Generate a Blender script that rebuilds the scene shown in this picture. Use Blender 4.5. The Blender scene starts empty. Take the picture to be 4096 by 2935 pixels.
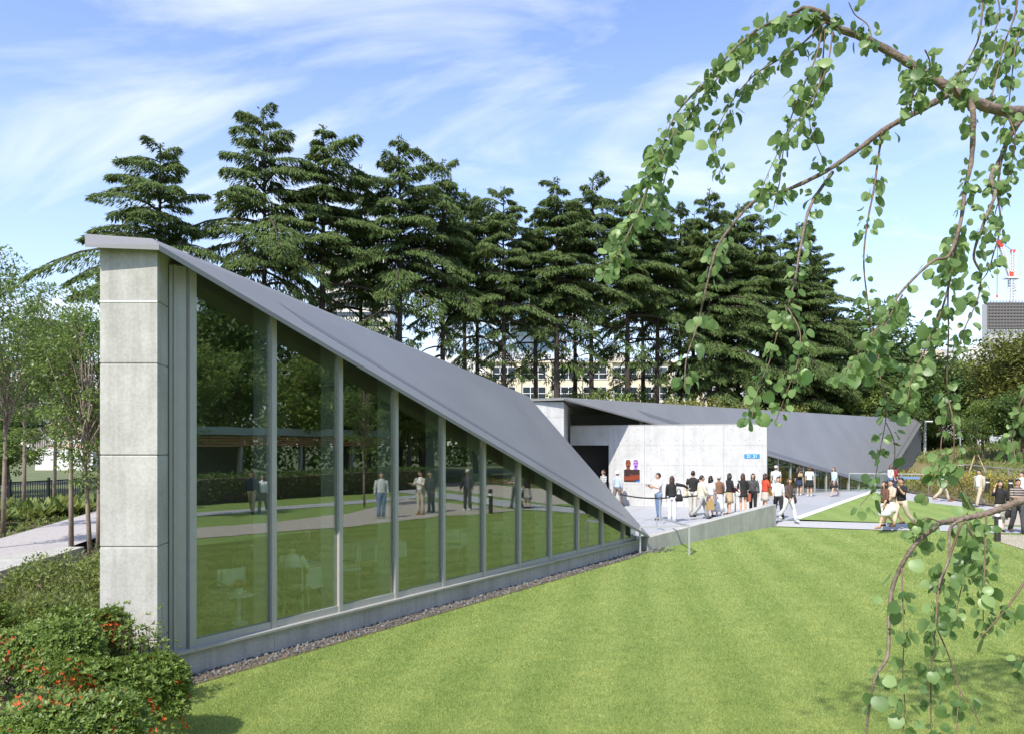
import bpy, bmesh, math, random
import numpy as np
from mathutils import Vector, Matrix
R = math.radians
sc = bpy.context.scene
# ------------------------------------------------------------------ camera
F, HZ, CX, HC = 3200.0, 1780.0, 2048.0, 2.75      # focal length and horizon row in photo pixels, eye height in m
W_, H_ = 4096.0, 2935.0
cam = bpy.data.cameras.new('camera'); camo = bpy.data.objects.new('camera', cam)
sc.collection.objects.link(camo); sc.camera = camo
camo.location = (0, 0, HC); camo.rotation_euler = (R(90), 0, 0)
cam.sensor_fit = 'HORIZONTAL'; cam.sensor_width = 36.0; cam.lens = 36.0 * F / W_
cam.shift_y = (HZ - H_ / 2) / W_
cam.clip_start = 0.05; cam.clip_end = 5000
# ------------------------------------------------------------------ light
SUN_EL, SUN_AZ = R(48), R(28)                     # azimuth measured to the left from straight behind the camera
to_sun = Vector((-math.sin(SUN_AZ) * math.cos(SUN_EL), -math.cos(SUN_AZ) * math.cos(SUN_EL), math.sin(SUN_EL)))
sl = bpy.data.lights.new('sun', 'SUN'); sl.energy = 4.6; sl.angle = R(0.53); sl.color = (1.0, 0.95, 0.86)
so = bpy.data.objects.new('sun', sl); sc.collection.objects.link(so)
so.rotation_euler = (-to_sun).to_track_quat('-Z', 'Y').to_euler()
wd = bpy.data.worlds.new('World'); sc.world = wd; wd.use_nodes = True
nt = wd.node_tree; nt.nodes.clear()
def wn(t, **k):
    n = nt.nodes.new(t)
    for a, b in k.items(): setattr(n, a, b)
    return n
sky = wn('ShaderNodeTexSky', sky_type='NISHITA', sun_disc=False)
sky.sun_elevation = SUN_EL
sky.sun_rotation = math.atan2(to_sun.x, to_sun.y)
sky.air_density = 1.15; sky.dust_density = 0.35; sky.ozone_density = 2.2; sky.altitude = 0
bg = wn('ShaderNodeBackground'); bg.inputs[1].default_value = 0.145
out = wn('ShaderNodeOutputWorld')
# thin cirrus: direction projected on a high flat layer, stretched noise
tc = wn('ShaderNodeTexCoord'); sep = wn('ShaderNodeSeparateXYZ'); nt.links.new(tc.outputs['Generated'], sep.inputs[0])
zc = wn('ShaderNodeMath', operation='MAXIMUM'); zc.inputs[1].default_value = 0.0; nt.links.new(sep.outputs[2], zc.inputs[0])
za = wn('ShaderNodeMath', operation='ADD'); za.inputs[1].default_value = 0.42; nt.links.new(zc.outputs[0], za.inputs[0])
dx = wn('ShaderNodeMath', operation='DIVIDE'); dy = wn('ShaderNodeMath', operation='DIVIDE')
nt.links.new(sep.outputs[0], dx.inputs[0]); nt.links.new(za.outputs[0], dx.inputs[1])
nt.links.new(sep.outputs[1], dy.inputs[0]); nt.links.new(za.outputs[0], dy.inputs[1])
cmb = wn('ShaderNodeCombineXYZ'); nt.links.new(dx.outputs[0], cmb.inputs[0]); nt.links.new(dy.outputs[0], cmb.inputs[1])
mp = wn('ShaderNodeMapping'); mp.inputs['Rotation'].default_value = (0, 0, R(38)); mp.inputs['Scale'].default_value = (1.5, 2.9, 1.0)
mp.inputs['Location'].default_value = (3.1, 0.35, 0); nt.links.new(cmb.outputs[0], mp.inputs[0])
n1 = wn('ShaderNodeTexNoise'); n1.inputs['Scale'].default_value = 0.95; n1.inputs['Detail'].default_value = 9; n1.inputs['Roughness'].default_value = 0.56
n1.inputs['Distortion'].default_value = 1.5; nt.links.new(mp.outputs[0], n1.inputs['Vector'])
n2 = wn('ShaderNodeTexNoise'); n2.inputs['Scale'].default_value = 0.45; n2.inputs['Detail'].default_value = 3; nt.links.new(mp.outputs[0], n2.inputs['Vector'])
mm = wn('ShaderNodeMath', operation='MULTIPLY'); nt.links.new(n1.outputs[0], mm.inputs[0]); nt.links.new(n2.outputs[0], mm.inputs[1])
rp = wn('ShaderNodeValToRGB'); rp.color_ramp.elements[0].position = 0.215; rp.color_ramp.elements[0].color = (0, 0, 0, 1)
rp.color_ramp.elements[1].position = 0.40; rp.color_ramp.elements[1].color = (1, 1, 1, 1); nt.links.new(mm.outputs[0], rp.inputs[0])
# milky veil towards the horizon
hz = wn('ShaderNodeMapRange'); hz.inputs[1].default_value = 0.0; hz.inputs[2].default_value = 0.55; hz.inputs[3].default_value = 0.34; hz.inputs[4].default_value = 0.0
nt.links.new(zc.outputs[0], hz.inputs[0])
mx = wn('ShaderNodeMath', operation='MAXIMUM'); nt.links.new(rp.outputs[0], mx.inputs[0]); nt.links.new(hz.outputs[0], mx.inputs[1])
mul = wn('ShaderNodeMath', operation='MULTIPLY'); mul.inputs[1].default_value = 0.9; nt.links.new(mx.outputs[0], mul.inputs[0])
tint = wn('ShaderNodeMix', data_type='RGBA', blend_type='MULTIPLY'); tint.inputs[0].default_value = 1.0; tint.inputs[7].default_value = (1.14, 1.16, 1.40, 1)
nt.links.new(sky.outputs[0], tint.inputs[6])
mixc = wn('ShaderNodeMix', data_type='RGBA'); mixc.inputs[7].default_value = (6.4, 6.7, 7.1, 1)
nt.links.new(mul.outputs[0], mixc.inputs[0]); nt.links.new(tint.outputs[2], mixc.inputs[6])
nt.links.new(mixc.outputs[2], bg.inputs[0]); nt.links.new(bg.outputs[0], out.inputs[0])
sc.view_settings.view_transform = 'Standard'; sc.view_settings.look = 'None'; sc.view_settings.gamma = 1.0
sc.view_settings.exposure = 0.42; sc.view_settings.use_curve_mapping = False
sc.cycles.max_bounces = 8; sc.cycles.transparent_max_bounces = 16; sc.cycles.transmission_bounces = 6
sc.cycles.caustics_reflective = False; sc.cycles.caustics_refractive = False
# ------------------------------------------------------------------ pixel helpers (a pixel gives a direction, the depth or height comes from what it touches)
def P(x, y, Y): return Vector(((x - CX) / F * Y, Y, HC + (HZ - y) / F * Y))
def G(x, y, z=0.0): return P(x, y, F * (HC - z) / (y - HZ))
# ------------------------------------------------------------------ materials
MATS = {}
def mat(name, col, rough=0.6, metal=0.0, var=0.0, vscale=6.0, bump=0.0, bscale=60.0, col2=None, spec=0.5, stretch=None, trans=0.0):
    if name in MATS: return MATS[name]
    m = bpy.data.materials.new(name); m.use_nodes = True; t = m.node_tree; b = t.nodes['Principled BSDF']
    b.inputs['Base Color'].default_value = (*col, 1); b.inputs['Roughness'].default_value = rough; b.inputs['Metallic'].default_value = metal
    b.inputs['Specular IOR Level'].default_value = spec
    co = t.nodes.new('ShaderNodeTexCoord'); src = co.outputs['Object']
    if stretch:
        mpn = t.nodes.new('ShaderNodeMapping'); mpn.inputs['Scale'].default_value = stretch; t.links.new(src, mpn.inputs[0]); src = mpn.outputs[0]
    if var > 0 or col2:
        n = t.nodes.new('ShaderNodeTexNoise'); n.inputs['Scale'].default_value = vscale; n.inputs['Detail'].default_value = 5; n.inputs['Roughness'].default_value = 0.65
        t.links.new(src, n.inputs['Vector'])
        c2 = col2 if col2 else tuple(c * (1 - var) for c in col); c1 = col if col2 else tuple(min(1, c * (1 + var)) for c in col)
        rr = t.nodes.new('ShaderNodeValToRGB'); rr.color_ramp.elements[0].position = 0.33; rr.color_ramp.elements[1].position = 0.67
        rr.color_ramp.elements[0].color = (*c2, 1); rr.color_ramp.elements[1].color = (*c1, 1)
        t.links.new(n.outputs[0], rr.inputs[0]); t.links.new(rr.outputs[0], b.inputs['Base Color'])
    if bump > 0:
        n = t.nodes.new('ShaderNodeTexNoise'); n.inputs['Scale'].default_value = bscale; n.inputs['Detail'].default_value = 4; t.links.new(src, n.inputs['Vector'])
        bp = t.nodes.new('ShaderNodeBump'); bp.inputs['Strength'].default_value = bump; bp.inputs['Distance'].default_value = 0.02
        t.links.new(n.outputs[0], bp.inputs['Height']); t.links.new(bp.outputs[0], b.inputs['Normal'])
    MATS[name] = m; return m
def leafmat(name, col, col2, trans=0.35, rough=0.5, gloss=0.5):
    if name in MATS: return MATS[name]
    m = bpy.data.materials.new(name); m.use_nodes = True; t = m.node_tree; b = t.nodes['Principled BSDF']; o = t.nodes['Material Output']
    g = t.nodes.new('ShaderNodeNewGeometry'); rr = t.nodes.new('ShaderNodeValToRGB')
    rr.color_ramp.elements[0].color = (*col, 1); rr.color_ramp.elements[1].color = (*col2, 1)
    oi = t.nodes.new('ShaderNodeObjectInfo'); ad = t.nodes.new('ShaderNodeMath'); ad.operation = 'ADD'; fr = t.nodes.new('ShaderNodeMath'); fr.operation = 'FRACT'
    t.links.new(g.outputs['Random Per Island'], ad.inputs[0]); t.links.new(oi.outputs['Random'], ad.inputs[1]); t.links.new(ad.outputs[0], fr.inputs[0])
    t.links.new(fr.outputs[0], rr.inputs[0]); t.links.new(rr.outputs[0], b.inputs['Base Color'])
    b.inputs['Roughness'].default_value = rough; b.inputs['Specular IOR Level'].default_value = gloss
    tl = t.nodes.new('ShaderNodeBsdfTranslucent'); hs = t.nodes.new('ShaderNodeHueSaturation'); hs.inputs['Value'].default_value = 1.5; hs.inputs['Hue'].default_value = 0.485
    t.links.new(rr.outputs[0], hs.inputs['Color']); t.links.new(hs.outputs[0], tl.inputs[0])
    mxs = t.nodes.new('ShaderNodeMixShader'); mxs.inputs[0].default_value = trans
    t.links.new(b.outputs[0], mxs.inputs[1]); t.links.new(tl.outputs[0], mxs.inputs[2]); t.links.new(mxs.outputs[0], o.inputs[0])
    MATS[name] = m; return m
def glassmat(name, ior, tintc, refl=(0.92, 0.95, 0.93)):
    m = bpy.data.materials.new(name); m.use_nodes = True; t = m.node_tree; t.nodes.clear()
    o = t.nodes.new('ShaderNodeOutputMaterial'); tr = t.nodes.new('ShaderNodeBsdfTransparent'); tr.inputs[0].default_value = (*tintc, 1)
    gl = t.nodes.new('ShaderNodeBsdfGlossy'); gl.inputs['Roughness'].default_value = 0.0; gl.inputs['Color'].default_value = (*refl, 1)
    # float glass is never quite flat: a very slight slow ripple
    co = t.nodes.new('ShaderNodeTexCoord'); nz = t.nodes.new('ShaderNodeTexNoise'); nz.inputs['Scale'].default_value = 1.1; nz.inputs['Detail'].default_value = 1
    bp = t.nodes.new('ShaderNodeBump'); bp.inputs['Strength'].default_value = 0.05; bp.inputs['Distance'].default_value = 0.02
    t.links.new(co.outputs['Object'], nz.inputs['Vector']); t.links.new(nz.outputs[0], bp.inputs['Height']); t.links.new(bp.outputs[0], gl.inputs['Normal'])
    lw = t.nodes.new('ShaderNodeLayerWeight'); lw.inputs['Blend'].default_value = 0.5; pw = t.nodes.new('ShaderNodeMath'); pw.operation = 'POWER'; pw.inputs[1].default_value = 5.0
    t.links.new(lw.outputs['Facing'], pw.inputs[0]); f0 = ((ior - 1) / (ior + 1)) ** 2
    fr = t.nodes.new('ShaderNodeMapRange'); fr.inputs[3].default_value = f0; fr.inputs[4].default_value = 1.0; t.links.new(pw.outputs[0], fr.inputs[0]); mxs = t.nodes.new('ShaderNodeMixShader')
    t.links.new(fr.outputs[0], mxs.inputs[0]); t.links.new(tr.outputs[0], mxs.inputs[1]); t.links.new(gl.outputs[0], mxs.inputs[2]); t.links.new(mxs.outputs[0], o.inputs[0])
    MATS[name] = m; return m
def concretemat(name, col, dark, streak=0.5, stain=0.35):
    m = bpy.data.materials.new(name); m.use_nodes = True; t = m.node_tree; b = t.nodes['Principled BSDF']; b.inputs['Roughness'].default_value = 0.75; b.inputs['Specular IOR Level'].default_value = 0.3
    co = t.nodes.new('ShaderNodeNewGeometry'); src = co.outputs['Position']
    def nz(scale, det, st=None):
        s = src
        if st:
            mpn = t.nodes.new('ShaderNodeMapping'); mpn.inputs['Scale'].default_value = st; t.links.new(src, mpn.inputs[0]); s = mpn.outputs[0]
        n = t.nodes.new('ShaderNodeTexNoise'); n.inputs['Scale'].default_value = scale; n.inputs['Detail'].default_value = det; n.inputs['Roughness'].default_value = 0.62; t.links.new(s, n.inputs['Vector']); return n
    def ramp(n, a, c, lo, hi):
        r = t.nodes.new('ShaderNodeValToRGB'); r.color_ramp.elements[0].position = lo; r.color_ramp.elements[1].position = hi
        r.color_ramp.elements[0].color = (*a, 1); r.color_ramp.elements[1].color = (*c, 1); t.links.new(n.outputs[0], r.inputs[0]); return r
    a = ramp(nz(1.6, 7), dark, col, 0.30, 0.62)
    s = ramp(nz(1.0, 5, (5.5, 5.5, 0.28)), (1 - stain,) * 3, (1, 1, 1), 0.33, 0.55)
    g = ramp(nz(26, 4), (0.86, 0.86, 0.84), (1.04, 1.04, 1.04), 0.35, 0.6)
    m1 = t.nodes.new('ShaderNodeMix'); m1.data_type = 'RGBA'; m1.blend_type = 'MULTIPLY'; m1.inputs[0].default_value = streak
    t.links.new(a.outputs[0], m1.inputs[6]); t.links.new(s.outputs[0], m1.inputs[7])
    m2 = t.nodes.new('ShaderNodeMix'); m2.data_type = 'RGBA'; m2.blend_type = 'MULTIPLY'; m2.inputs[0].default_value = 0.8
    t.links.new(m1.outputs[2], m2.inputs[6]); t.links.new(g.outputs[0], m2.inputs[7]); t.links.new(m2.outputs[2], b.inputs['Base Color'])
    bp = t.nodes.new('ShaderNodeBump'); bp.inputs['Strength'].default_value = 0.25; bp.inputs['Distance'].default_value = 0.01; t.links.new(nz(45, 4).outputs[0], bp.inputs['Height']); t.links.new(bp.outputs[0], b.inputs['Normal'])
    MATS[name] = m; return m
M_conc = concretemat('concrete_grey', (0.49, 0.477, 0.44), (0.385, 0.372, 0.335), 0.6, 0.32)
M_concL = concretemat('concrete_pale', (0.56, 0.555, 0.545), (0.47, 0.465, 0.45), 0.5, 0.22)
M_concD = mat('concrete_joint', (0.16, 0.155, 0.14), 0.9)
M_steel = mat('roof_steel', (0.238, 0.230, 0.218), 0.42, 0.22, var=0.075, vscale=0.8, bump=0.03, bscale=2, stretch=(1.0, .45, .6))
M_steelD = mat('roof_steel_dark', (0.17, 0.165, 0.165), 0.45, 0.3)
M_frame = mat('frame_grey_paint', (0.42, 0.41, 0.375), 0.45, 0.15, var=0.04)
M_frameD = mat('frame_dark', (0.10, 0.10, 0.09), 0.5)
M_glass = glassmat('window_glass', 2.75, (0.86, 0.92, 0.87))
M_glassB = glassmat('balustrade_glass', 1.5, (0.88, 0.94, 0.92))
M_white = mat('white_paint', (0.78, 0.78, 0.76), 0.5)
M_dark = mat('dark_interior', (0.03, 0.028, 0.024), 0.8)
M_floor = mat('floor_wood', (0.24, 0.19, 0.13), 0.5, var=0.2, vscale=3)
M_plaza = mat('plaza_stone', (0.37, 0.377, 0.395), 0.7, var=0.07, vscale=2.0, bump=0.1, bscale=90)
M_kerb = mat('pale_kerb_stone', (0.68, 0.66, 0.63), 0.7, var=0.05)
M_path = mat('path_granite', (0.385, 0.38, 0.385), 0.75, var=0.08, vscale=12, bump=0.2, bscale=120)
M_gravel = mat('gravel_path', (0.43, 0.375, 0.31), 0.9, var=0.18, vscale=30, bump=0.6, bscale=140)
M_brickp = mat('paver', (0.42, 0.39, 0.37), 0.85, var=0.2, vscale=9, bump=0.3, bscale=60)
M_soil = mat('soil', (0.12, 0.09, 0.06), 0.95, var=0.3, vscale=3, bump=0.5, bscale=20)
M_bark = mat('bark', (0.10, 0.075, 0.055), 0.9, var=0.35, vscale=5, bump=0.9, bscale=14, stretch=(3, 3, 0.6))
M_barkcedar = mat('cedar_bark', (0.055, 0.042, 0.033), 0.95, var=0.35, vscale=3, bump=1, bscale=10, stretch=(3, 3, 0.5))
# ------------------------------------------------------------------ object helpers
COL = sc.collection
def tag(o, label=None, cat=None, group=None, kind=None):
    if label: o['label'] = label
    if cat: o['category'] = cat
    if group: o['group'] = group
    if kind: o['kind'] = kind
    return o
def empty(name, loc=(0, 0, 0), rz=0.0, label=None, cat=None, group=None):
    o = bpy.data.objects.new(name, None); COL.objects.link(o); o.location = loc; o.rotation_euler = (0, 0, rz); o.empty_display_size = 0.1
    return tag(o, label, cat, group)
def link(name, me, parent=None, loc=None):
    o = bpy.data.objects.new(name, me); COL.objects.link(o)
    if parent is not None: o.parent = parent
    if loc is not None: o.location = loc
    return o
def mesh(name, V, Fc, m, parent=None, smooth=False, mi=None):
    me = bpy.data.meshes.new(name)
    if isinstance(Fc, np.ndarray):
        V = np.asarray(V, np.float32); n = len(Fc); k = Fc.shape[1]
        me.vertices.add(len(V)); me.vertices.foreach_set('co', V.ravel())
        me.loops.add(n * k); me.loops.foreach_set('vertex_index', Fc.astype(np.int32).ravel())
        me.polygons.add(n); me.polygons.foreach_set('loop_start', np.arange(0, n * k, k, dtype=np.int32))
        if mi is not None: me.polygons.foreach_set('material_index', np.asarray(mi, np.int32))
        if smooth: me.polygons.foreach_set('use_smooth', np.ones(n, bool))
        me.update(calc_edges=True)
    else:
        me.from_pydata([tuple(v) for v in V], [], Fc)
        if mi is not None: me.polygons.foreach_set('material_index', mi)
        if smooth: me.polygons.foreach_set('use_smooth', [True] * len(me.polygons))
        me.update()
    for q in (m if isinstance(m, (list, tuple)) else [m]): me.materials.append(q)
    return link(name, me, parent)
class MB:
    def __init__(s): s.v = []; s.f = []
    def poly(s, pts, flip=False):
        i = len(s.v); s.v += [tuple(p) for p in pts]; f = list(range(i, i + len(pts))); s.f.append(f[::-1] if flip else f); return s
    def prism(s, bot, top):
        n = len(bot); i = len(s.v); s.v += [tuple(p) for p in bot] + [tuple(p) for p in top]
        s.f.append([i + k for k in range(n)][::-1]); s.f.append([i + n + k for k in range(n)])
        for k in range(n): j = (k + 1) % n; s.f.append([i + k, i + j, i + n + j, i + n + k])
        return s
    def ext(s, poly2, z0, z1): return s.prism([(p[0], p[1], z0) for p in poly2], [(p[0], p[1], z1) for p in poly2])
    def box(s, c, d, rz=0.0):
        ca, sa = math.cos(rz), math.sin(rz); hx, hy, hz_ = d[0] / 2, d[1] / 2, d[2] / 2
        q = [(c[0] + ca * x - sa * y, c[1] + sa * x + ca * y) for x, y in ((-hx, -hy), (hx, -hy), (hx, hy), (-hx, hy))]
        return s.ext(q, c[2] - hz_, c[2] + hz_)
    def bar(s, a, b, w, z0, z1):     # upright slab along the plan line a-b, w wide
        a = Vector(a[:2]); b = Vector(b[:2]); d = (b - a).normalized(); n = Vector((-d.y, d.x)) * w / 2
        return s.ext([a - n, b - n, b + n, a + n], z0, z1)
    def beam(s, a, b, w, h=None, up=Vector((0, 0, 1))):   # beam of section w x h between 3d points
        a = Vector(a); b = Vector(b); h = h or w; d = (b - a).normalized(); u = d.cross(up)
        if u.length < 1e-4: u = d.cross(Vector((0, 1, 0)))
        u.normalize(); v = u.cross(d)
        o = [-u * w / 2 - v * h / 2, u * w / 2 - v * h / 2, u * w / 2 + v * h / 2, -u * w / 2 + v * h / 2]
        return s.prism([a + q for q in o], [b + q for q in o])
    def tube(s, pts, rad, n=8, cap=True):
        pts = [Vector(p) for p in pts]; i = len(s.v); m = len(pts); ref = None
        for k, p in enumerate(pts):
            d = (pts[min(k + 1, m - 1)] - pts[max(k - 1, 0)]).normalized()
            if ref is None: ref = d.orthogonal().normalized()
            ref = (ref - d * ref.dot(d)); ref = ref.normalized() if ref.length > 1e-5 else d.orthogonal().normalized()
            w = d.cross(ref); r = rad[k] if isinstance(rad, (list, tuple)) else rad
            for q in range(n):
                a = 2 * math.pi * q / n; s.v.append(tuple(p + (ref * math.cos(a) + w * math.sin(a)) * r))
        for k in range(m - 1):
            for q in range(n):
                s.f.append([i + k * n + q, i + k * n + (q + 1) % n, i + (k + 1) * n + (q + 1) % n, i + (k + 1) * n + q])
        if cap: s.f.append([i + q for q in range(n)][::-1]); s.f.append([i + (m - 1) * n + q for q in range(n)])
        return s
    def lathe(s, c, prof, n=12):      # prof: (radius, z)
        i = len(s.v)
        for r, z in prof:
            for q in range(n): a = 2 * math.pi * q / n; s.v.append((c[0] + r * math.cos(a), c[1] + r * math.sin(a), c[2] + z))
        for k in range(len(prof) - 1):
            for q in range(n): s.f.append([i + k * n + q, i + k * n + (q + 1) % n, i + (k + 1) * n + (q + 1) % n, i + (k + 1) * n + q])
        s.f.append([i + q for q in range(n)][::-1]); s.f.append([i + (len(prof) - 1) * n + q for q in range(n)])
        return s
    def build(s, name, m, parent=None, smooth=False): return mesh(name, s.v, s.f, m, parent, smooth)
def planez(a, b, c):
    n = (b - a).cross(c - a); return lambda x, y: a.z - (n.x * (x - a.x) + n.y * (y - a.y)) / n.z
def copy_tree(o, parent=None):
    c = o.copy(); COL.objects.link(c)
    if parent is not None: c.parent = parent
    for ch in list(o.children): copy_tree(ch, c)
    return c
def sstep(a, b, x):
    t = np.clip((x - a) / (b - a), 0, 1); return t * t * (3 - 2 * t)
# ------------------------------------------------------------------ facade frame of the near pavilion: s along the glass, d outwards to the lawn
F0 = Vector((-4.293, 10.70)); FD = Vector((0.5375, 0.8433)); FN = Vector((0.8433, -0.5375)); MOD = 1.375
def FS(s, d=0.0): return F0 + FD * s + FN * d
def lawn_z(x, y):
    x = np.asarray(x, float); y = np.asarray(y, float); s = (x - F0.x) * FD.x + (y - F0.y) * FD.y; d = (x - F0.x) * FN.x + (y - F0.y) * FN.y
    return np.maximum(-0.30 + 0.15 * sstep(12.5, 22.0, s), -0.30 + 0.30 * sstep(2.5, 9.0, d))
def GL(x, y):   # pixel to a point on the lawn surface
    z = 0.0
    for _ in range(8): p = G(x, y, z); z = float(lawn_z(p.x, p.y))
    return Vector((p.x, p.y, z))
def mirror(p): # across the glass plane, for things seen as reflections
    q = Vector((p[0], p[1])) - F0; return Vector((p[0], p[1])) - FN * (2 * q.dot(FN))
# ================================================================== SETTING
UPZ = Vector((0, 0, 1))
def structure(o, label=None): return tag(o, label, None, None, 'structure')
def grass_tint(t, src):
    """mowing stripes, dry and lush patches as a colour multiplied on src"""
    g = t.nodes.new('ShaderNodeNewGeometry')
    def nz(s, d):
        n = t.nodes.new('ShaderNodeTexNoise'); n.inputs['Scale'].default_value = s; n.inputs['Detail'].default_value = d; n.inputs['Roughness'].default_value = .6; t.links.new(g.outputs['Position'], n.inputs['Vector']); return n
    def rmp(o, a, c, lo=0.35, hi=0.65):
        r = t.nodes.new('ShaderNodeValToRGB'); r.color_ramp.elements[0].position = lo; r.color_ramp.elements[1].position = hi
        r.color_ramp.elements[0].color = (*a, 1); r.color_ramp.elements[1].color = (*c, 1); t.links.new(o, r.inputs[0]); return r.outputs[0]
    def mulc(x, y):
        q = t.nodes.new('ShaderNodeMix'); q.data_type = 'RGBA'; q.blend_type = 'MULTIPLY'; q.inputs[0].default_value = 1; t.links.new(x, q.inputs[6]); t.links.new(y, q.inputs[7]); return q.outputs[2]
    wv = t.nodes.new('ShaderNodeTexWave'); wv.inputs['Scale'].default_value = 0.27; wv.inputs['Distortion'].default_value = 1.6; wv.inputs['Detail'].default_value = 3; wv.inputs['Detail Scale'].default_value = 0.35
    mp2 = t.nodes.new('ShaderNodeMapping'); mp2.inputs['Rotation'].default_value = (0, 0, R(9)); t.links.new(g.outputs['Position'], mp2.inputs[0]); t.links.new(mp2.outputs[0], wv.inputs['Vector'])
    c = mulc(src, rmp(wv.outputs[0], (0.93, 0.965, 0.91), (1.055, 1.05, 1.06), 0.25, 0.75))
    c = mulc(c, rmp(nz(0.55, 5).outputs[0], (0.94, 0.965, 0.92), (1.05, 1.04, 1.05)))
    return mulc(c, rmp(nz(3.2, 4).outputs[0], (0.92, 0.94, 0.90), (1.09, 1.05, 1.04)))
def lawnmat():
    m = bpy.data.materials.new('lawn_grass'); m.use_nodes = True; t = m.node_tree; b = t.nodes['Principled BSDF']; b.inputs['Roughness'].default_value = 0.85; b.inputs['Specular IOR Level'].default_value = 0.2
    g = t.nodes.new('ShaderNodeNewGeometry'); n = t.nodes.new('ShaderNodeTexNoise'); n.inputs['Scale'].default_value = 42; n.inputs['Detail'].default_value = 5; t.links.new(g.outputs['Position'], n.inputs['Vector'])
    r = t.nodes.new('ShaderNodeValToRGB'); r.color_ramp.elements[0].position = .3; r.color_ramp.elements[1].position = .7; r.color_ramp.elements[0].color = (.125, .195, .045, 1); r.color_ramp.elements[1].color = (.285, .355, .112, 1); t.links.new(n.outputs[0], r.inputs[0])
    t.links.new(grass_tint(t, r.outputs[0]), b.inputs['Base Color'])
    bp = t.nodes.new('ShaderNodeBump'); bp.inputs['Strength'].default_value = 0.5; bp.inputs['Distance'].default_value = 0.02; t.links.new(n.outputs[0], bp.inputs['Height']); t.links.new(bp.outputs[0], b.inputs['Normal'])
    return m
M_lawn = lawnmat()
structure(mesh('ground', [(-2500, -2500, -0.42), (2500, -2500, -0.42), (2500, 2500, -0.42), (-2500, 2500, -0.42)], [[0, 1, 2, 3]], mat('earth', (0.11, 0.14, 0.05), 0.95, var=0.3, vscale=0.3)))
structure(mesh('terrain', [(-400, 33.5, -0.03), (24, 33.5, -0.03), (30, 24, -0.03), (400, 24, -0.03), (400, 600, -0.03), (-400, 600, -0.03)], [[0, 1, 2, 3, 4, 5]], mat('bare_earth_grass', (0.13, 0.17, 0.05), 0.95, col2=(0.10, 0.10, 0.045), vscale=0.5, bump=0.5, bscale=8)))
# front lawn: height field
def gridmesh(name, x0, x1, y0, y1, st, keep, zf, m):
    xs = np.arange(x0, x1 + st / 2, st); ys = np.arange(y0, y1 + st / 2, st); X, Y = np.meshgrid(xs, ys); nx = len(xs)
    V = np.stack([X.ravel(), Y.ravel(), zf(X, Y).ravel()], 1)
    I, J = np.meshgrid(np.arange(nx - 1), np.arange(len(ys) - 1)); a = (J * nx + I).ravel(); Fq = np.stack([a, a + 1, a + 1 + nx, a + nx], 1)
    c = V[Fq].mean(1); Fq = Fq[keep(c[:, 0], c[:, 1])]
    u, inv = np.unique(Fq, return_inverse=True)
    return mesh(name, V[u], inv.reshape(Fq.shape), m, smooth=True)
def lawn_keep(x, y):
    s = (x - F0.x) * FD.x + (y - F0.y) * FD.y; d = (x - F0.x) * FN.x + (y - F0.y) * FN.y
    return ((d > 0.12) | (s > 15.0)) & ((x - 9.48) * 0.694 - (y - 28.75) * 0.72 > -0.3) & (s > -14)
lawn = structure(gridmesh('lawn', -9, 60, -12, 36, 0.35, lawn_keep, lambda x, y: lawn_z(x, y) - 0.012, M_lawn))
# plaza sheet with stone slabs
TIP = Vector((3.99, 23.14)); RW1 = Vector((9.48, 28.75))
T2 = Vector((23.6, 50.9)); F2a = Vector((5.10, 36.75)); F2D = (T2 - F2a).normalized()
KA = G(3169, 2079); KB = G(3502, 1961)
plaza_poly = [(3.75, 23.3), (9.36, 28.85), (KA.x, KA.y), (KB.x, KB.y), (T2.x, T2.y), (F2a.x, F2a.y), (3.2, 41), (-8, 41), (-9, 29), (0.1, 27.6)]
M_plj = mat('plaza_joint', (0.34, 0.345, 0.36), 0.8, var=0.1)
plaza = structure(mesh('plaza', [(p[0], p[1], 0.0) for p in plaza_poly], [list(range(len(plaza_poly)))], M_plj))
def inside(p, poly):
    r = False; n = len(poly)
    for i in range(n):
        a, b = poly[i], poly[(i + 1) % n]
        if (a[1] > p[1]) != (b[1] > p[1]) and p[0] < (b[0] - a[0]) * (p[1] - a[1]) / (b[1] - a[1]) + a[0]: r = not r
    return r
WA = Vector((2.75, 37.72)); WB = Vector((10.93, 34.30)); WD = (WB - WA).normalized(); WN = Vector((WD.y, -WD.x))
slab = MB().box((0, 0, 0.003), (1.485, 1.485, 0.006)).build('stone_slab', M_plaza, plaza); sm_ = slab.data; bpy.data.objects.remove(slab)
rz = math.atan2(WD.y, WD.x)
for i in range(-14, 24):
    for j in range(-12, 16):
        c = WA + WD * (i * 1.5) + Vector((-WD.y, WD.x)) * (j * 1.5)
        if all(inside(c + WD * a + Vector((-WD.y, WD.x)) * b, plaza_poly) for a in (-.78, .78) for b in (-.78, .78)) and c.x > 1.0:
            o = link('stone_slab', sm_, plaza, (c.x, c.y, 0.0)); o.rotation_euler = (0, 0, rz + (R(90) if (i * 7 + j * 3) % 2 else 0))
def strip(name, pts, z, m, lab=None): return structure(mesh(name, [(p[0], p[1], z) for p in pts], [list(range(len(pts)))], m), lab)
MB().bar(KA.xy, KB.xy, 0.34, -0.05, 0.02).build('kerb', M_kerb, plaza)
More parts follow.
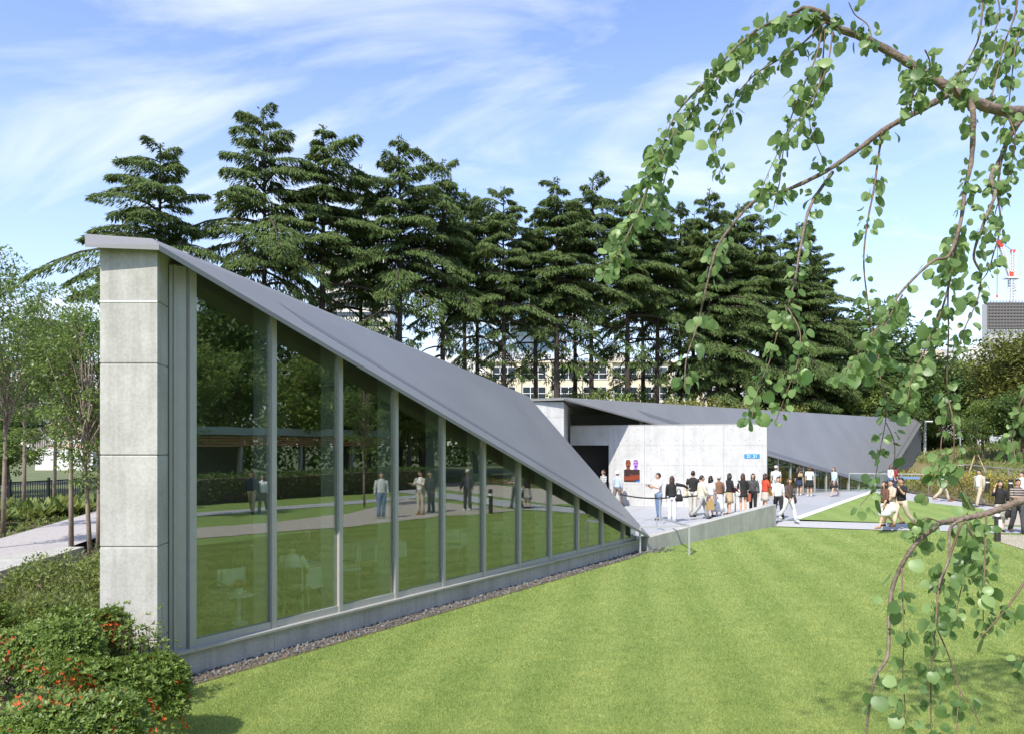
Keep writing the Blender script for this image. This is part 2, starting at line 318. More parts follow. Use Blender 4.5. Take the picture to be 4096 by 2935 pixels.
# walkway crossing in front of the triangular lawn, tilted a little down to the lawn
def lerp_line(L, t):
    t *= len(L) - 1; i = min(int(t), len(L) - 2); return L[i].lerp(L[i + 1], t - i)
ul = [G(3070, 2079), G(3600, 2093), G(4096, 2107), Vector((40, 25.2, 0))]; ll = [GL(3070, 2103), GL(3600, 2120), GL(3960, 2132), Vector((40, 22.9, 0))]
V = []; Fc = []
for k in range(49):
    u, l = lerp_line(ul, k / 48), lerp_line(ll, k / 48); u.z = 0.006; l.z = float(lawn_z(l.x, l.y)) + .012
    V += [u, u.lerp(l, .5) + UPZ * .004, l]
    if k: i = 3 * k; Fc += [[i - 3, i - 2, i + 1, i], [i - 2, i - 1, i + 2, i + 1]]
structure(mesh('walkway', V, Fc, M_path))
# triangular lawn beyond it
tl = [G(3193, 2077), G(3488, 1966), G(3623, 2000), G(3932, 2034), G(4020, 2101), G(3600, 2092)]
M_lawn2 = M_lawn
tri_lawn = strip('triangular_lawn', [tl[0], tl[5], tl[4], tl[3], tl[2], tl[1]], 0.012, M_lawn2)
pp = [G(3470, 1958), G(3620, 1968), G(3932, 2020), G(4096, 2040), Vector((40, 32, 0)), Vector((40, 27, 0)), G(4020, 2100), G(3932, 2036), G(3623, 2002), G(3488, 1968)]
strip('garden_path', pp[::-1], 0.003, M_path)
strip('gravel_path', [G(4096, 2196), G(3990, 2163), G(3968, 2136), G(4096, 2140), (40, 22.5), (46, 4), (*FS(0.5, 15.2),), (*FS(8.6, 14.0),), (*FS(15, 12.2),), (*FS(17.2, 11.6),)][::-1] if False else
      [tuple(FS(-12, 13.0)), tuple(FS(-12, 15.8)), tuple(FS(0, 15.2)), tuple(FS(8, 14.2)), tuple(FS(13, 13.2)), tuple(FS(17, 13.6)), (24, 22.6), tuple(G(3975, 2136).xy), tuple(G(3990, 2163).xy), tuple(G(4096, 2196).xy), tuple(FS(16.2, 9.7)), tuple(FS(13, 9.9)), tuple(FS(8, 11.2)), tuple(FS(0, 12.2))], 0.004, M_gravel)
strip('gravel_yard', [tuple(G(3935, 2040).xy), tuple(G(4022, 2099).xy), (40, 27.1), (40, 32)], 0.009, M_gravel)
strip('park_path', [tuple(FS(-14, 20.0)), tuple(FS(-14, 21.6)), tuple(FS(10, 19.6)), tuple(FS(20, 18.6)), tuple(FS(30, 19)), tuple(FS(30, 17.5)), tuple(FS(20, 17.0)), tuple(FS(10, 18.0))], 0.006, M_path)
# gravel drain along the foot of the glass wall
# ================================================================== NEAR PAVILION
SILL = 0.05
A_ = P(636, 980, 9.917); TT = Vector((3.99, 23.14, 0.118)); A1 = P(610, 956, 10.05); RR = P(2113, 1583, 28.0)
LB = P(340, 985, 9.85); LT = P(340, 936, 10.15); BK = Vector((-6.6, 26.0, 4.55))
rz1 = planez(A_, RR, TT)
cafe = empty('glass_pavilion', (F0.x, F0.y, -0.3), 0, 'low concrete and glass pavilion with a folded grey steel roof sloping to the ground', 'building')
cafe.location = (0, 0, 0)
dn = Vector((0, 0, -0.07))
main = MB().prism([A_ + dn, TT + dn, RR + dn, A1 + dn], [A_, TT, RR, A1])
roof = main.build('roof_plate', M_steel, cafe)
MB().prism([A_ + dn * .9, A1 + dn * .9, LT + dn * .9, LB + dn * .2], [A_ + Vector((0, 0, .002)), A1 + Vector((0, 0, .002)), LT, LB + Vector((0, 0, .02))]).build('roof_fascia', M_steel, cafe)
MB().prism([A1 + dn, RR + dn, BK + dn], [A1, RR, BK]).build('roof_plate', M_steel, cafe)
MB().prism([A1 + dn, BK + dn, LT + dn], [A1, BK, LT]).build('roof_plate', M_steel, cafe)
# gutter strip on the roof parallel with the eave
g0 = FS(2.0, 0.02); g1 = FS(13.9, 0.02); g2 = FS(13.6, -0.10); g3 = FS(1.6, -0.10)
up = 0.008
MB().prism([(p.x, p.y, rz1(p.x, p.y) - .01) for p in (g0, g1, g2, g3)], [(p.x, p.y, rz1(p.x, p.y) + up) for p in (g0, g1, g2, g3)]).build('roof_gutter', M_steelD, roof)
# seams between roof plates
for k in range(1, 6):
    p0 = A_.lerp(TT, k / 6.0); q0 = A1.lerp(RR, k / 6.0)
    dd = (TT - A_).normalized() * 0.008
    MB().prism([p0 - dd + dn * .3, p0 + dd + dn * .3, q0 + dd + dn * .3, q0 - dd + dn * .3], [v + Vector((0, 0, .0016)) for v in (p0 - dd, p0 + dd, q0 + dd, q0 - dd)]).build('roof_seam', mat('roof_seam_grey', (0.205, 0.198, 0.19), 0.5, 0.35), roof)
# pillar of cast concrete, four lifts, each its own panel
pr = Vector((-0.128, 0.992)).normalized()
pc = P(629, 1780, 10.05).xy; pl = P(400, 1780, 10.05).xy
lifts = [-0.42, 0.30, 1.48, 2.63, 3.78, 4.565, 5.24]
for a, b in zip(lifts[:-1], lifts[1:]):
    q = [pl, pc, pc + pr * 0.62, pl + pr * 0.62]
    mb = MB(); cc = sum(q, Vector((0, 0))) / 4
    def ins(z, e): return [(cc.x + (p.x - cc.x) * (1 - e), cc.y + (p.y - cc.y) * (1 - e), z) for p in q]
    top = b - (0.008 if b < 5 else 0)
    r0, r1, r2, r3 = ins(a, .02), ins(a + .012, 0), ins(top - .012, 0), ins(top, .02)
    mb.prism(r0, r1); mb.prism(r1, r2); mb.prism(r2, r3)
    # strip the inner caps
    mb.f = [f for i, f in enumerate(mb.f) if i not in (1, 6, 7, 12)]
    mb.build('concrete_panel', M_conc, cafe)
MB().box(((pl.x + pc.x) / 2 + pr.x * .31, pl.y + pr.y * .31, 2.4), (0.64, 0.54, 5.6)).build('concrete_core', M_concD, cafe)
MB().ext([pl + Vector((-.004, -.008)), pc + Vector((.002, -.008)), pc + Vector((.002, .01)), pl + Vector((-.004, .01))], 4.545, 4.566).build('joint_white_strip', M_white, cafe)  # thin white strip along the chamfered joint
# folded metal jamb between pillar and glass
e0 = pc + pr * 0.45; e1 = FS(-0.30, -0.12)
zt = lambda p: rz1(p.x, p.y) - 0.075
def wallpanel(name, a, b, w, z0, m, par, ztop=None):
    a = Vector(a[:2]); b = Vector(b[:2]); d = (b - a).normalized(); n = Vector((-d.y, d.x)) * w / 2; q = [a - n, b - n, b + n, a + n]; zz = ztop or zt
    return MB().prism([(p.x, p.y, z0) for p in q], [(p.x, p.y, zz(p)) for p in q]).build(name, m, par)
zj_ = lambda p: min(zt(p), 5.12)
wallpanel('jamb_panel', e0, e1, 0.05, SILL, M_frameD, cafe, zj_)
wallpanel('jamb_panel', e1 - FD * .02, FS(-0.06, -0.02), 0.03, SILL, M_frame, cafe, zj_)
wallpanel('jamb_panel', e0 + FD * .06 + FN * .02, e0 + FD * .10 + FN * .02, 0.05, SILL, M_frame, cafe, zj_)
# plinth in concrete lengths, with sill plates
S_END = 14.75
npl = 8
for k in range(npl):
    a = -0.55 + (S_END + 0.55) * k / npl; b = -0.55 + (S_END + 0.55) * (k + 1) / npl
    MB().ext([FS(a + .003, -.14), FS(b - .003, -.14), FS(b - .003, .06), FS(a + .003, .06)], -0.6, SILL - 0.035).build('plinth_panel', M_conc, cafe)
for k in range(-1, 11):
    a = MOD * k if k >= 0 else -0.5; b = min(MOD * (k + 1), S_END) if k >= 0 else 0.0
    MB().ext([FS(a + .004, -.10), FS(b - .004, -.10), FS(b - .004, .13), FS(a + .004, .13)], SILL - 0.034, SILL).build('sill_plate', M_frame, cafe)
# mullions, sash rails, panes
GT = 0.10   # glass bottom above sill
for k in range(0, 11):
    w = 0.085 if k else 0.10
    s0 = k * MOD; q = [FS(s0 - w / 2, -.10), FS(s0 + w / 2, -.10), FS(s0 + w / 2, .05), FS(s0 - w / 2, .05)]
    o = MB().prism([(p.x, p.y, SILL) for p in q], [(p.x, p.y, zt(p)) for p in q]).build('mullion', M_frame, cafe)
    # steel fin behind each mullion, full height
    q = [FS(s0 - .014, -.40), FS(s0 + .014, -.40), FS(s0 + .014, -.102), FS(s0 - .014, -.102)]
    if 0 < k: MB().prism([(p.x, p.y, SILL) for p in q], [(p.x, p.y, zt(p)) for p in q]).build('fin', mat('fin_paint', (0.42, 0.43, 0.41), 0.5), o)
    s1 = min((k + 1) * MOD, S_END - .1); a = s0 + w / 2 + .002; b = s1 - .0445
    q = [FS(a, -.08), FS(b, -.08), FS(b, .03), FS(a, .03)]
    MB().ext(q, SILL + .001, SILL + GT).build('sash_rail', M_frame, cafe)
    q = [FS(a, -.02), FS(b, -.02), FS(b, -.002), FS(a, -.002)]
    tb = [zt(p) - 0.02 for p in q]
    if min(tb) > SILL + GT + .05:
        MB().prism([(p.x, p.y, SILL + GT + .001) for p in q], [(p.x, p.y, z) for p, z in zip(q, tb)]).build('glass_pane', M_glass, cafe)
# sloping head member under the roof
q0, q1 = FS(-.05, -.06), FS(S_END - .05, -.06)
h0, h1 = Vector((q0.x, q0.y, zt(q0) - .07)), Vector((q1.x, q1.y, max(zt(q1) - .07, SILL + .03)))
MB().beam(h0, h1, 0.11, 0.13).build('head_rail', M_frameD, cafe)
# inside
inner = [FS(-.2, -.42), FS(S_END - .3, -.15), Vector((0.4, 27.5)), Vector((-6.2, 25.6)), Vector((-5.35, 10.9))]
MB().ext(inner, -0.5, 0.0).build('floor', M_floor, cafe)
def zroof2(p):
    zz = [planez(A1, RR, BK)(p.x, p.y), planez(A1, BK, LT)(p.x, p.y), rz1(p.x, p.y)]; return min(zz) - 0.09
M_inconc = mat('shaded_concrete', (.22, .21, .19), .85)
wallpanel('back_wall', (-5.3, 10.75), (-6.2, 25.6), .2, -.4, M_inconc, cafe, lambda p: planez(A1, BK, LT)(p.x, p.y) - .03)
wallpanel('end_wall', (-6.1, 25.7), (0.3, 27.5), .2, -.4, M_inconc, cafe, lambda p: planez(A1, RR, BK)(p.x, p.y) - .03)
wallpanel('end_wall', (0.4, 27.4), (3.4, 23.4), .2, -.4, M_conc, cafe, lambda p: max(rz1(p.x, p.y) - .04, -.2))
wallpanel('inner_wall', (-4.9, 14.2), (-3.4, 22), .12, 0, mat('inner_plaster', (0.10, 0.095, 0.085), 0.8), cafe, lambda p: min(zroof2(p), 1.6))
# ================================================================== MAIN BUILDING
H2 = Vector((2.21, 34.0, 4.745)); R2 = P(3696, 1678, 70.0); TT2 = Vector((T2.x, T2.y, 0.12)); H2b = Vector((2.225, 34.25, 4.80))
rz2 = planez(H2, R2, TT2)
hall = empty('museum_building', (0, 0, 0), 0, 'long low museum building with one wide tilted grey steel roof plate', 'building')
H2R = Vector((2.6, 38.5, 0)); H2R.z = rz2(H2R.x, H2R.y)
ev = lambda p: p - Vector((-F2D.y, F2D.x, 0)) * 0.0
roof2 = MB().prism([H2 + dn, TT2 + dn, R2 + dn, H2b + dn], [H2, TT2, R2, H2b]).build('roof_plate', M_steel, hall)
L2 = Vector((-6.0, 35.2, 4.55)); B2 = Vector((4.0, 70, 4.3)); B3 = Vector((-7, 62, 4.0))
MB().prism([H2b + dn, R2 + dn, B2 + dn], [H2b, R2, B2]).build('roof_plate', M_steel, hall)
MB().prism([H2 + dn * .98, H2b + dn, B2 + dn, B3 + dn, L2 + dn], [H2 + Vector((0, 0, -.001)), H2b, B2, B3, L2]).build('roof_plate', M_steel, hall)
def off2(t, d): return F2a + F2D * t + Vector((F2D.y, -F2D.x)) * d
g = [off2(1.6, .10), off2(21.6, .12), off2(21.3, -.06), off2(.9, -.08)]
MB().prism([(p.x, p.y, rz2(p.x, p.y) - .01) for p in g], [(p.x, p.y, rz2(p.x, p.y) + .008) for p in g]).build('roof_gutter', M_steelD, roof2)
vd = (TT2 - R2); vn = (H2 - R2).normalized()
g = [R2 + vd * .04 + vn * .9, R2 + vd * .84 + vn * .9, R2 + vd * .84 + vn * 1.25, R2 + vd * .04 + vn * 1.25]
MB().prism([p + dn * .2 for p in g], [p + Vector((0, 0, .01)) for p in g]).build('roof_gutter', M_steelD, roof2)
z2 = lambda p: rz2(p.x, p.y) - 0.075
# white pillar wall at the left of the entrance in panels
pj = [2.22, 1.50, 1.08, 0.2, -1.6, -3.4, -5.0]; zj = [-.1, 0.95, 1.85, 2.75, 3.05, 3.95, 4.62]
for a, b in zip(pj[1:], pj[:-1]):
    for c, d in zip(zj[:-1], zj[1:]):
        MB().ext([(a + .004, 34.30), (b - (.004 if b < 2 else 0), 34.30), (b - (.004 if b < 2 else 0), 34.36), (a + .004, 34.36)], c + .003, d - .003).build('concrete_panel', M_concL, hall)
MB().ext([(-5.0, 34.361), (2.22, 34.361), (2.95, 40.2), (-5.0, 40.2)], -.1, 4.60).build('concrete_core', M_concL, hall)
# recess behind the screen wall, its shade put into a darkened concrete colour
MB().bar((2.9, 40.3), (9.5, 43.0), .15, 0, 4.3).build('recess_wall', mat('recess_shade_concrete', (0.14, 0.135, 0.12), 0.8), hall)
MB().bar((2.95, 38.6), (5.3, 39.0), .1, 0, 2.9).build('doorway_shade_sheet', M_dark, hall)  # near-black sheet painted in for the shade inside the doorway
for k in range(1, 22):
    t0 = k * 1.2; p = off2(t0, 0)
    if z2(p) < 0.25: break
    q = [off2(t0 - .035, -.08), off2(t0 + .035, -.08), off2(t0 + .035, .04), off2(t0 - .035, .04)]
    MB().prism([(v.x, v.y, 0) for v in q], [(v.x, v.y, z2(v)) for v in q]).build('mullion', M_frame, hall)
    q = [off2(t0 + .037, -.03), off2(t0 + 1.163, -.03), off2(t0 + 1.163, -.012), off2(t0 + .037, -.012)]
    if min(z2(v) for v in q) > .3:
        MB().prism([(v.x, v.y, .061) for v in q], [(v.x, v.y, z2(v) - .01) for v in q]).build('glass_pane', M_glass, hall)
        q = [off2(t0 + .037, -.06), off2(t0 + 1.163, -.06), off2(t0 + 1.163, .02), off2(t0 + .037, .02)]
        MB().ext(q, 0.002, .06).build('sash_rail', M_frame, hall)
# interior: floor, rear wall
MB().ext([off2(1, -.1), off2(22.2, -.1), Vector((34.8, 69)), Vector((12, 66)), Vector((4, 46))], -.2, .012).build('floor', mat('pale_floor', (0.25, 0.24, 0.22), .5), hall)
MB().bar((6.5, 43.5), (30, 66), .2, 0, 2.6).build('inner_wall', mat('hall_plaster', (0.20, 0.195, 0.18), .8), hall)
# end glass gable with its row of close mullions
GA = Vector((T2.x + .5, T2.y + 1.0)); GB = R2.xy - Vector((.35, .1)); gd = (GB - GA)
for k in range(0, 30):
    p = GA + gd * (k / 29.0); zt2 = rz2(p.x, p.y) - .08
    if zt2 > .15: MB().box((p.x, p.y, zt2 / 2), (.07, .09, zt2), math.atan2(gd.y, gd.x)).build('mullion', M_frame, hall)
gn = Vector((-gd.y, gd.x)).normalized() * .06
q = [GA + gn, GB + gn, GB + gn * 1.3, GA + gn * 1.3]
MB().prism([(v.x, v.y, .02) for v in q], [(v.x, v.y, max(rz2(v.x, v.y) - .08, .1)) for v in q]).build('glass_pane', M_glass, hall)
MB().box((R2.x + .05, R2.y, (R2.z - .06) / 2), (.16, .2, R2.z - .06)).build('corner_post', mat('corner_post_paint', (0.45, 0.45, 0.45), .5), hall)
MB().bar((35, 69.6), (6, 69.6), .2, 0, 4.1).build('rear_wall', M_concL, hall)
# ================================================================== SCREEN WALL WITH SIGN
def wp(x):   # point of the screen wall's front plane under photo column x
    k = (x - CX) / F; t = (k * WA.y - WA.x) / (WD.x - k * WD.y); return WA + WD * t
scr = empty('screen_wall', (0, 0, 0), 0, 'tall pale concrete screen wall carrying the blue 21_21 sign and a poster', 'wall')
xj = [2434.6, 2577.7, 2735, 2895.4, 3067.6]; zr = [-.05, .97, 1.86, 2.75, 3.655]; holes = MB()
for i in range(4):
    a, b = wp(xj[i]), wp(xj[i + 1])
    for j in range(4):
        e = .004
        MB().ext([a + WD * e, b - WD * (e if i < 3 else 0), b - WD * (e if i < 3 else 0) - WN * .05, a + WD * e - WN * .05], zr[j] + .003, zr[j + 1] - .003).build('concrete_panel', M_concL, scr)
        L = (b - a).length
        for u in (1 / 6, .5, 5 / 6):
            for v in (.25, .78):
                p = a + WD * (L * u) + WN * .0015; z = max(zr[j], 0) + (zr[j + 1] - max(zr[j], 0)) * v
                pts = [(p.x + WD.x * .017 * math.cos(w), p.y + WD.y * .017 * math.cos(w), z + .017 * math.sin(w)) for w in np.linspace(0, 2 * math.pi, 9)[:-1]]
                holes.poly(pts)
tag(holes.build('tie_holes', mat('tie_hole_dark', (0.13, 0.125, 0.115), .9), scr), kind='stuff')
a, b = WA, wp(2434.6)
MB().ext([a, b - WD * .004, b - WD * .004 - WN * .05, a - WN * .05], 2.753, 3.652).build('concrete_panel', M_concL, scr)
MB().ext([a - WN * .051, b - WN * .051, b - WN * .25, a - WN * .25], 2.76, 3.645).build('concrete_core', M_concL, scr)
MB().ext([b - WN * .051 + WD * .002, WB - WN * .051 - WD * .002, WB - WN * .25 - WD * .002, b - WN * .25 + WD * .002], -.05, 3.645).build('concrete_core', M_concL, scr)
MB().ext([a + WN * .012, WB + WN * .012 + WD * .012, WB - WN * .262 + WD * .012, a - WN * .262], 3.656, 3.685).build('coping', M_frame, scr)
def textmesh(name, s, size, m, parent, origin, right, upv, ext=0.0, align='CENTER'):
    c = bpy.data.curves.new(name, 'FONT'); c.body = s; c.size = size; c.align_x = align; c.align_y = 'CENTER'; c.extrude = ext; c.resolution_u = 3
    o = bpy.data.objects.new(name, c); COL.objects.link(o); bpy.context.view_layer.update()
    me = bpy.data.meshes.new_from_object(o.evaluated_get(bpy.context.evaluated_depsgraph_get())); bpy.data.objects.remove(o)
    r_ = Vector(right).normalized(); u_ = Vector(upv).normalized(); n_ = r_.cross(u_)
    me.transform(Matrix(((r_.x, u_.x, n_.x, origin[0]), (r_.y, u_.y, n_.y, origin[1]), (r_.z, u_.z, n_.z, origin[2]), (0, 0, 0, 1))))
    me.materials.clear(); me.materials.append(m); me.name = name
    return link(name, me, parent)
w3 = Vector((WD.x, WD.y, 0)); UP = Vector((0, 0, 1)); n3 = Vector((WN.x, WN.y, 0))
# blue name plate
c = wp(3008); zc_ = HC + (HZ - 1823) / F * c.y; wpl = 56 / F * c.y / WD.x * .98
sg = MB().ext([c - WD * wpl / 2 + WN * .02, c + WD * wpl / 2 + WN * .02, c + WD * wpl / 2 + WN * .001, c - WD * wpl / 2 + WN * .001], zc_ - .088, zc_ + .088).build('name_plate', mat('sign_blue', (0.03, 0.24, 0.72), .4))
tag(sg, 'small blue plate reading 21_21 on the concrete wall', 'sign')
textmesh('lettering', '21_21', .175, mat('sign_white', (.85, .85, .85), .5), sg, Vector((c.x, c.y, zc_ - .005)) + n3 * .021, w3, UP, .002)
# exhibition poster
c = wp(2527.5); z0 = HC + (HZ - 1926) / F * c.y; z1 = HC + (HZ - 1834) / F * c.y; zm = HC + (HZ - 1876) / F * c.y; hw = 29.5 / F * c.y / WD.x
po = MB().ext([c - WD * hw + WN * .008, c + WD * hw + WN * .008, c + WD * hw + WN * .001, c - WD * hw + WN * .001], z0, z1).build('poster', mat('poster_white', (.74, .74, .74), .5))
tag(po, 'exhibition poster with two open-mouthed heads over a dark panel', 'poster')
MB().ext([c - WD * hw + WN * .011, c + WD * hw + WN * .011, c + WD * hw + WN * .0085, c - WD * hw + WN * .0085], z0 + .001, zm).build('dark_panel', mat('poster_dark', (.035, .012, .008), .5), po)
M_or = mat('poster_orange', (.62, .09, .02), .5)
def at_wall(u, z, o=.0125): return Vector((c.x, c.y, 0)) + w3 * u + n3 * o + UP * z
textmesh('lettering', 'Chocolate', .105, M_or, po, at_wall(.13, z0 + .30), w3, UP)
for k in range(4):
    z = z0 + .225 - k * .045
    MB().prism([at_wall(-hw + .03, z, .0112), at_wall(hw - (.03 if k < 3 else .2), z, .0112), at_wall(hw - (.03 if k < 3 else .2), z, .0122), at_wall(-hw + .03, z, .0122)], [at_wall(-hw + .03, z + .016, .0112), at_wall(hw - (.03 if k < 3 else .2), z + .016, .0112), at_wall(hw - (.03 if k < 3 else .2), z + .016, .0122), at_wall(-hw + .03, z + .016, .0122)]).build('text_line', M_or, po)
MB().prism([at_wall(hw - .17, z0 + .012, .0112), at_wall(hw - .015, z0 + .012, .0112), at_wall(hw - .015, z0 + .012, .0124), at_wall(hw - .17, z0 + .012, .0124)], [at_wall(hw - .17, z0 + .06, .0112), at_wall(hw - .015, z0 + .06, .0112), at_wall(hw - .015, z0 + .06, .0124), at_wall(hw - .17, z0 + .06, .0124)]).build('small_logo', MATS['sign_blue'], po)
for u, mm_, nm in ((-.17, mat('poster_brown', (.22, .06, .03), .4, var=.5, vscale=20), 'brown_head'), (.19, mat('poster_purple', (.36, .20, .55), .4, var=.4, vscale=20), 'purple_head')):
    out_ = [(-.115, .03), (-.085, .07), (-.082, .11), (-.115, .19), (-.128, .30), (-.118, .40), (-.085, .45), (-.03, .47), (.03, .47), (.085, .45), (.118, .40), (.128, .30), (.115, .19), (.082, .11), (.085, .07), (.115, .03)]
    hd = MB().poly([at_wall(u + x, zm + y - .03, .0122) for x, y in out_]).build(nm, mm_, po)
    dk = MATS['poster_dark']
    for (ex, ey, ew, eh) in ((-.055, .31, .034, .020), (.055, .31, .034, .020), (0, .165, .045, .055), (-.02, .44, .10, .022)):
        MB().poly([at_wall(u + ex + ew * math.cos(w), zm + ey - .03 + eh * math.sin(w), .0134) for w in np.linspace(0, 2 * math.pi, 11)[:-1]]).build('face_mark', dk, hd)
# ================================================================== RETAINING WALL, BARRIERS
rw = empty('low_retaining_wall', (0, 0, 0), 0, 'low concrete retaining wall rising away from the pointed roof tip', 'wall')
rd = (RW1 - TIP).normalized(); rn = Vector((-rd.y, rd.x)); RL = (RW1 - TIP).length; npan = 5
for k in range(npan):
    u0 = -.15 + (RL + .15) * k / npan; u1 = -.15 + (RL + .15) * (k + 1) / npan
    zt0 = .10 + .535 * u0 / RL; zt1 = .10 + .535 * u1 / RL
    a = TIP + rd * (u0 + .003); b = TIP + rd * (u1 - .003); q = [a - rn * .02, b - rn * .02, b + rn * .30, a + rn * .30]
    MB().prism([(p.x, p.y, -.6) for p in q], [(q[0].x, q[0].y, zt0), (q[1].x, q[1].y, zt1), (q[2].x, q[2].y, zt1), (q[3].x, q[3].y, zt0)]).build('concrete_panel', M_conc, rw)
M_alu = mat('galvanised_steel', (.50, .51, .52), .4, .5)
br = empty('metal_barrier', (0, 0, 0), 0, 'angled steel tube barrier standing on the lawn at the roof tip', 'barrier')
pa, pb = G(2560, 2207, -.27), G(2756, 2205, -.20); pa.z = float(lawn_z(pa.x, pa.y)); pb.z = float(lawn_z(pb.x, pb.y)); ht = .42; pcv = G(2628, 2116, 0.0)
pa2, pb2 = Vector((pa.x, pa.y, HC + (HZ - 2110) / F * pa.y)), Vector((pb.x, pb.y, HC + (HZ - 2105) / F * pb.y)); pc2 = Vector((pcv.x, pcv.y, HC + (HZ - 2071) / F * pcv.y))
for lo, hi in ((pa, pa2), (pb, pb2), (pcv, pc2)): MB().beam(lo - UP * .05, hi, .05).build('post', M_alu, br)
MB().beam(pa2 + UP * .02, pb2 + UP * .02, .045).build('rail', M_alu, br); MB().beam(pc2 + UP * .02, pb2 + UP * .021, .045).build('rail', M_alu, br)
# queue stanchions with belts
sts = [G(2640, 2094), G(2941, 2048), G(3004, 2050), G(2478, 2070)]
for i, p in enumerate(sts):
    s_ = empty('queue_stanchion', (p.x, p.y, 0.006), 0, ['steel queue post in front of the jeans-wearing man on the plaza', 'steel queue post where the black belt ends, behind the queue', 'steel queue post with a round sign disc beside the queue', 'steel queue post half hidden behind the sloping roof edge'][i], 'queue post')
    MB().lathe((0, 0, 0), [(.17, 0), (.17, .015), (.05, .03), (.03, .04)], 16).build('base', M_alu, s_)
    MB().lathe((0, 0, .03), [(.03, 0), (.03, .84)], 12).build('pole', M_alu, s_)
    MB().lathe((0, 0, .86), [(.042, 0), (.042, .08), (.03, .095)], 12).build('head', M_frameD, s_)
    if i == 2: MB().box((0, 0, 1.02), (.16, .02, .16)).build('sign_disc', M_white, s_)
for a, b, lb in ((sts[3], sts[0], 'black belt strung from behind the roof edge to the first queue post'), (sts[0], sts[1], 'long black belt strung across in front of the queue')):
    mb = MB(); N = 10
    for k in range(N):
        p0 = a.lerp(b, k / N); p1 = a.lerp(b, (k + 1) / N); s0 = .90 - .05 * math.sin(math.pi * k / N); s1 = .90 - .05 * math.sin(math.pi * (k + 1) / N)
        mb.beam((p0.x, p0.y, s0), (p1.x, p1.y, s1), .006, .05)
    tag(mb.build('queue_belt', mat('belt_black', (.02, .017, .015), .7)), lb, 'belt')
# ================================================================== VEGETATION
rng = np.random.default_rng(7)
def unit(v): return v / np.maximum(np.linalg.norm(v, axis=-1, keepdims=True), 1e-9)
def kites(base, dirv, side, ln, wd, bend=0.0):
    """leaf-shaped quads: base point, direction, side vector, length, width"""
    n = len(base); ln = ln[:, None]; wd = wd[:, None]; nr = unit(np.cross(dirv, side))
    mid = base + dirv * ln * .45 + nr * (bend * ln)
    V = np.stack([base, mid + side * wd * .5, base + dirv * ln, mid - side * wd * .5], 1).reshape(-1, 3)
    return V, np.arange(4 * n).reshape(n, 4)
def hexleaves(base, dirv, side, ln, wd, bend=0.08):
    n = len(base); ln = ln[:, None]; wd = wd[:, None]; nr = unit(np.cross(dirv, side))
    a = base + dirv * ln * .30 + nr * bend * ln; b = base + dirv * ln * .70 + nr * bend * ln
    V = np.stack([base, a + side * wd * .45, b + side * wd * .42, base + dirv * ln, b - side * wd * .42, a - side * wd * .45], 1).reshape(-1, 3)
    return V, np.arange(6 * n).reshape(n, 6)
def randdir(n): return unit(rng.normal(size=(n, 3)))
def perp(d, roll=None):
    n = len(d); u = unit(np.cross(d, randdir(n))); return u
L_cedar = leafmat('cedar_needles', (0.056, 0.098, 0.028), (0.145, 0.198, 0.060), 0.25, 0.7, 0.2)
L_broad = leafmat('broadleaf_dark', (0.050, 0.095, 0.022), (0.125, 0.190, 0.045), 0.3, 0.5, 0.4)
L_broadL = leafmat('broadleaf_light', (0.110, 0.175, 0.035), (0.235, 0.300, 0.075), 0.35, 0.5, 0.4)
L_olive = leafmat('broadleaf_olive', (0.105, 0.130, 0.028), (0.220, 0.235, 0.055), 0.3, 0.5, 0.4)
L_slim = leafmat('slender_leaves', (0.055, 0.110, 0.020), (0.200, 0.280, 0.065), 0.35, 0.45, 0.5)
L_azalea = leafmat('azalea_leaves', (0.065, 0.125, 0.018), (0.215, 0.285, 0.058), 0.30, 0.45, 0.4)
L_nandina = leafmat('nandina_leaves', (0.095, 0.150, 0.035), (0.260, 0.300, 0.080), 0.35, 0.5, 0.4)
L_flower = leafmat('azalea_flowers', (0.55, 0.075, 0.02), (0.68, 0.16, 0.05), 0.25, 0.6, 0.2)
L_yellow = leafmat('yellow_flowers', (0.50, 0.42, 0.03), (0.62, 0.55, 0.08), 0.25, 0.6, 0.2)
L_bed = leafmat('bed_groundcover', (0.110, 0.130, 0.035), (0.260, 0.215, 0.075), 0.3, 0.6, 0.2)
L_hosta = leafmat('hosta_leaves', (0.080, 0.130, 0.030), (0.230, 0.270, 0.070), 0.35, 0.45, 0.4)
L_grass = leafmat('grass_blades', (0.170, 0.240, 0.058), (0.475, 0.515, 0.200), 0.45, 0.6, 0.3)
_t = L_grass.node_tree; _r = next(n for n in _t.nodes if n.type == 'VALTORGB'); _tg = [l.to_socket for l in list(_r.outputs[0].links)]; _o = grass_tint(_t, _r.outputs[0])
for _s in _tg: _t.links.new(_o, _s)
def np_tubes(paths, rads, n=5):
    mb = MB()
    for p, r in zip(paths, rads): mb.tube(p, r, n)
    return mb
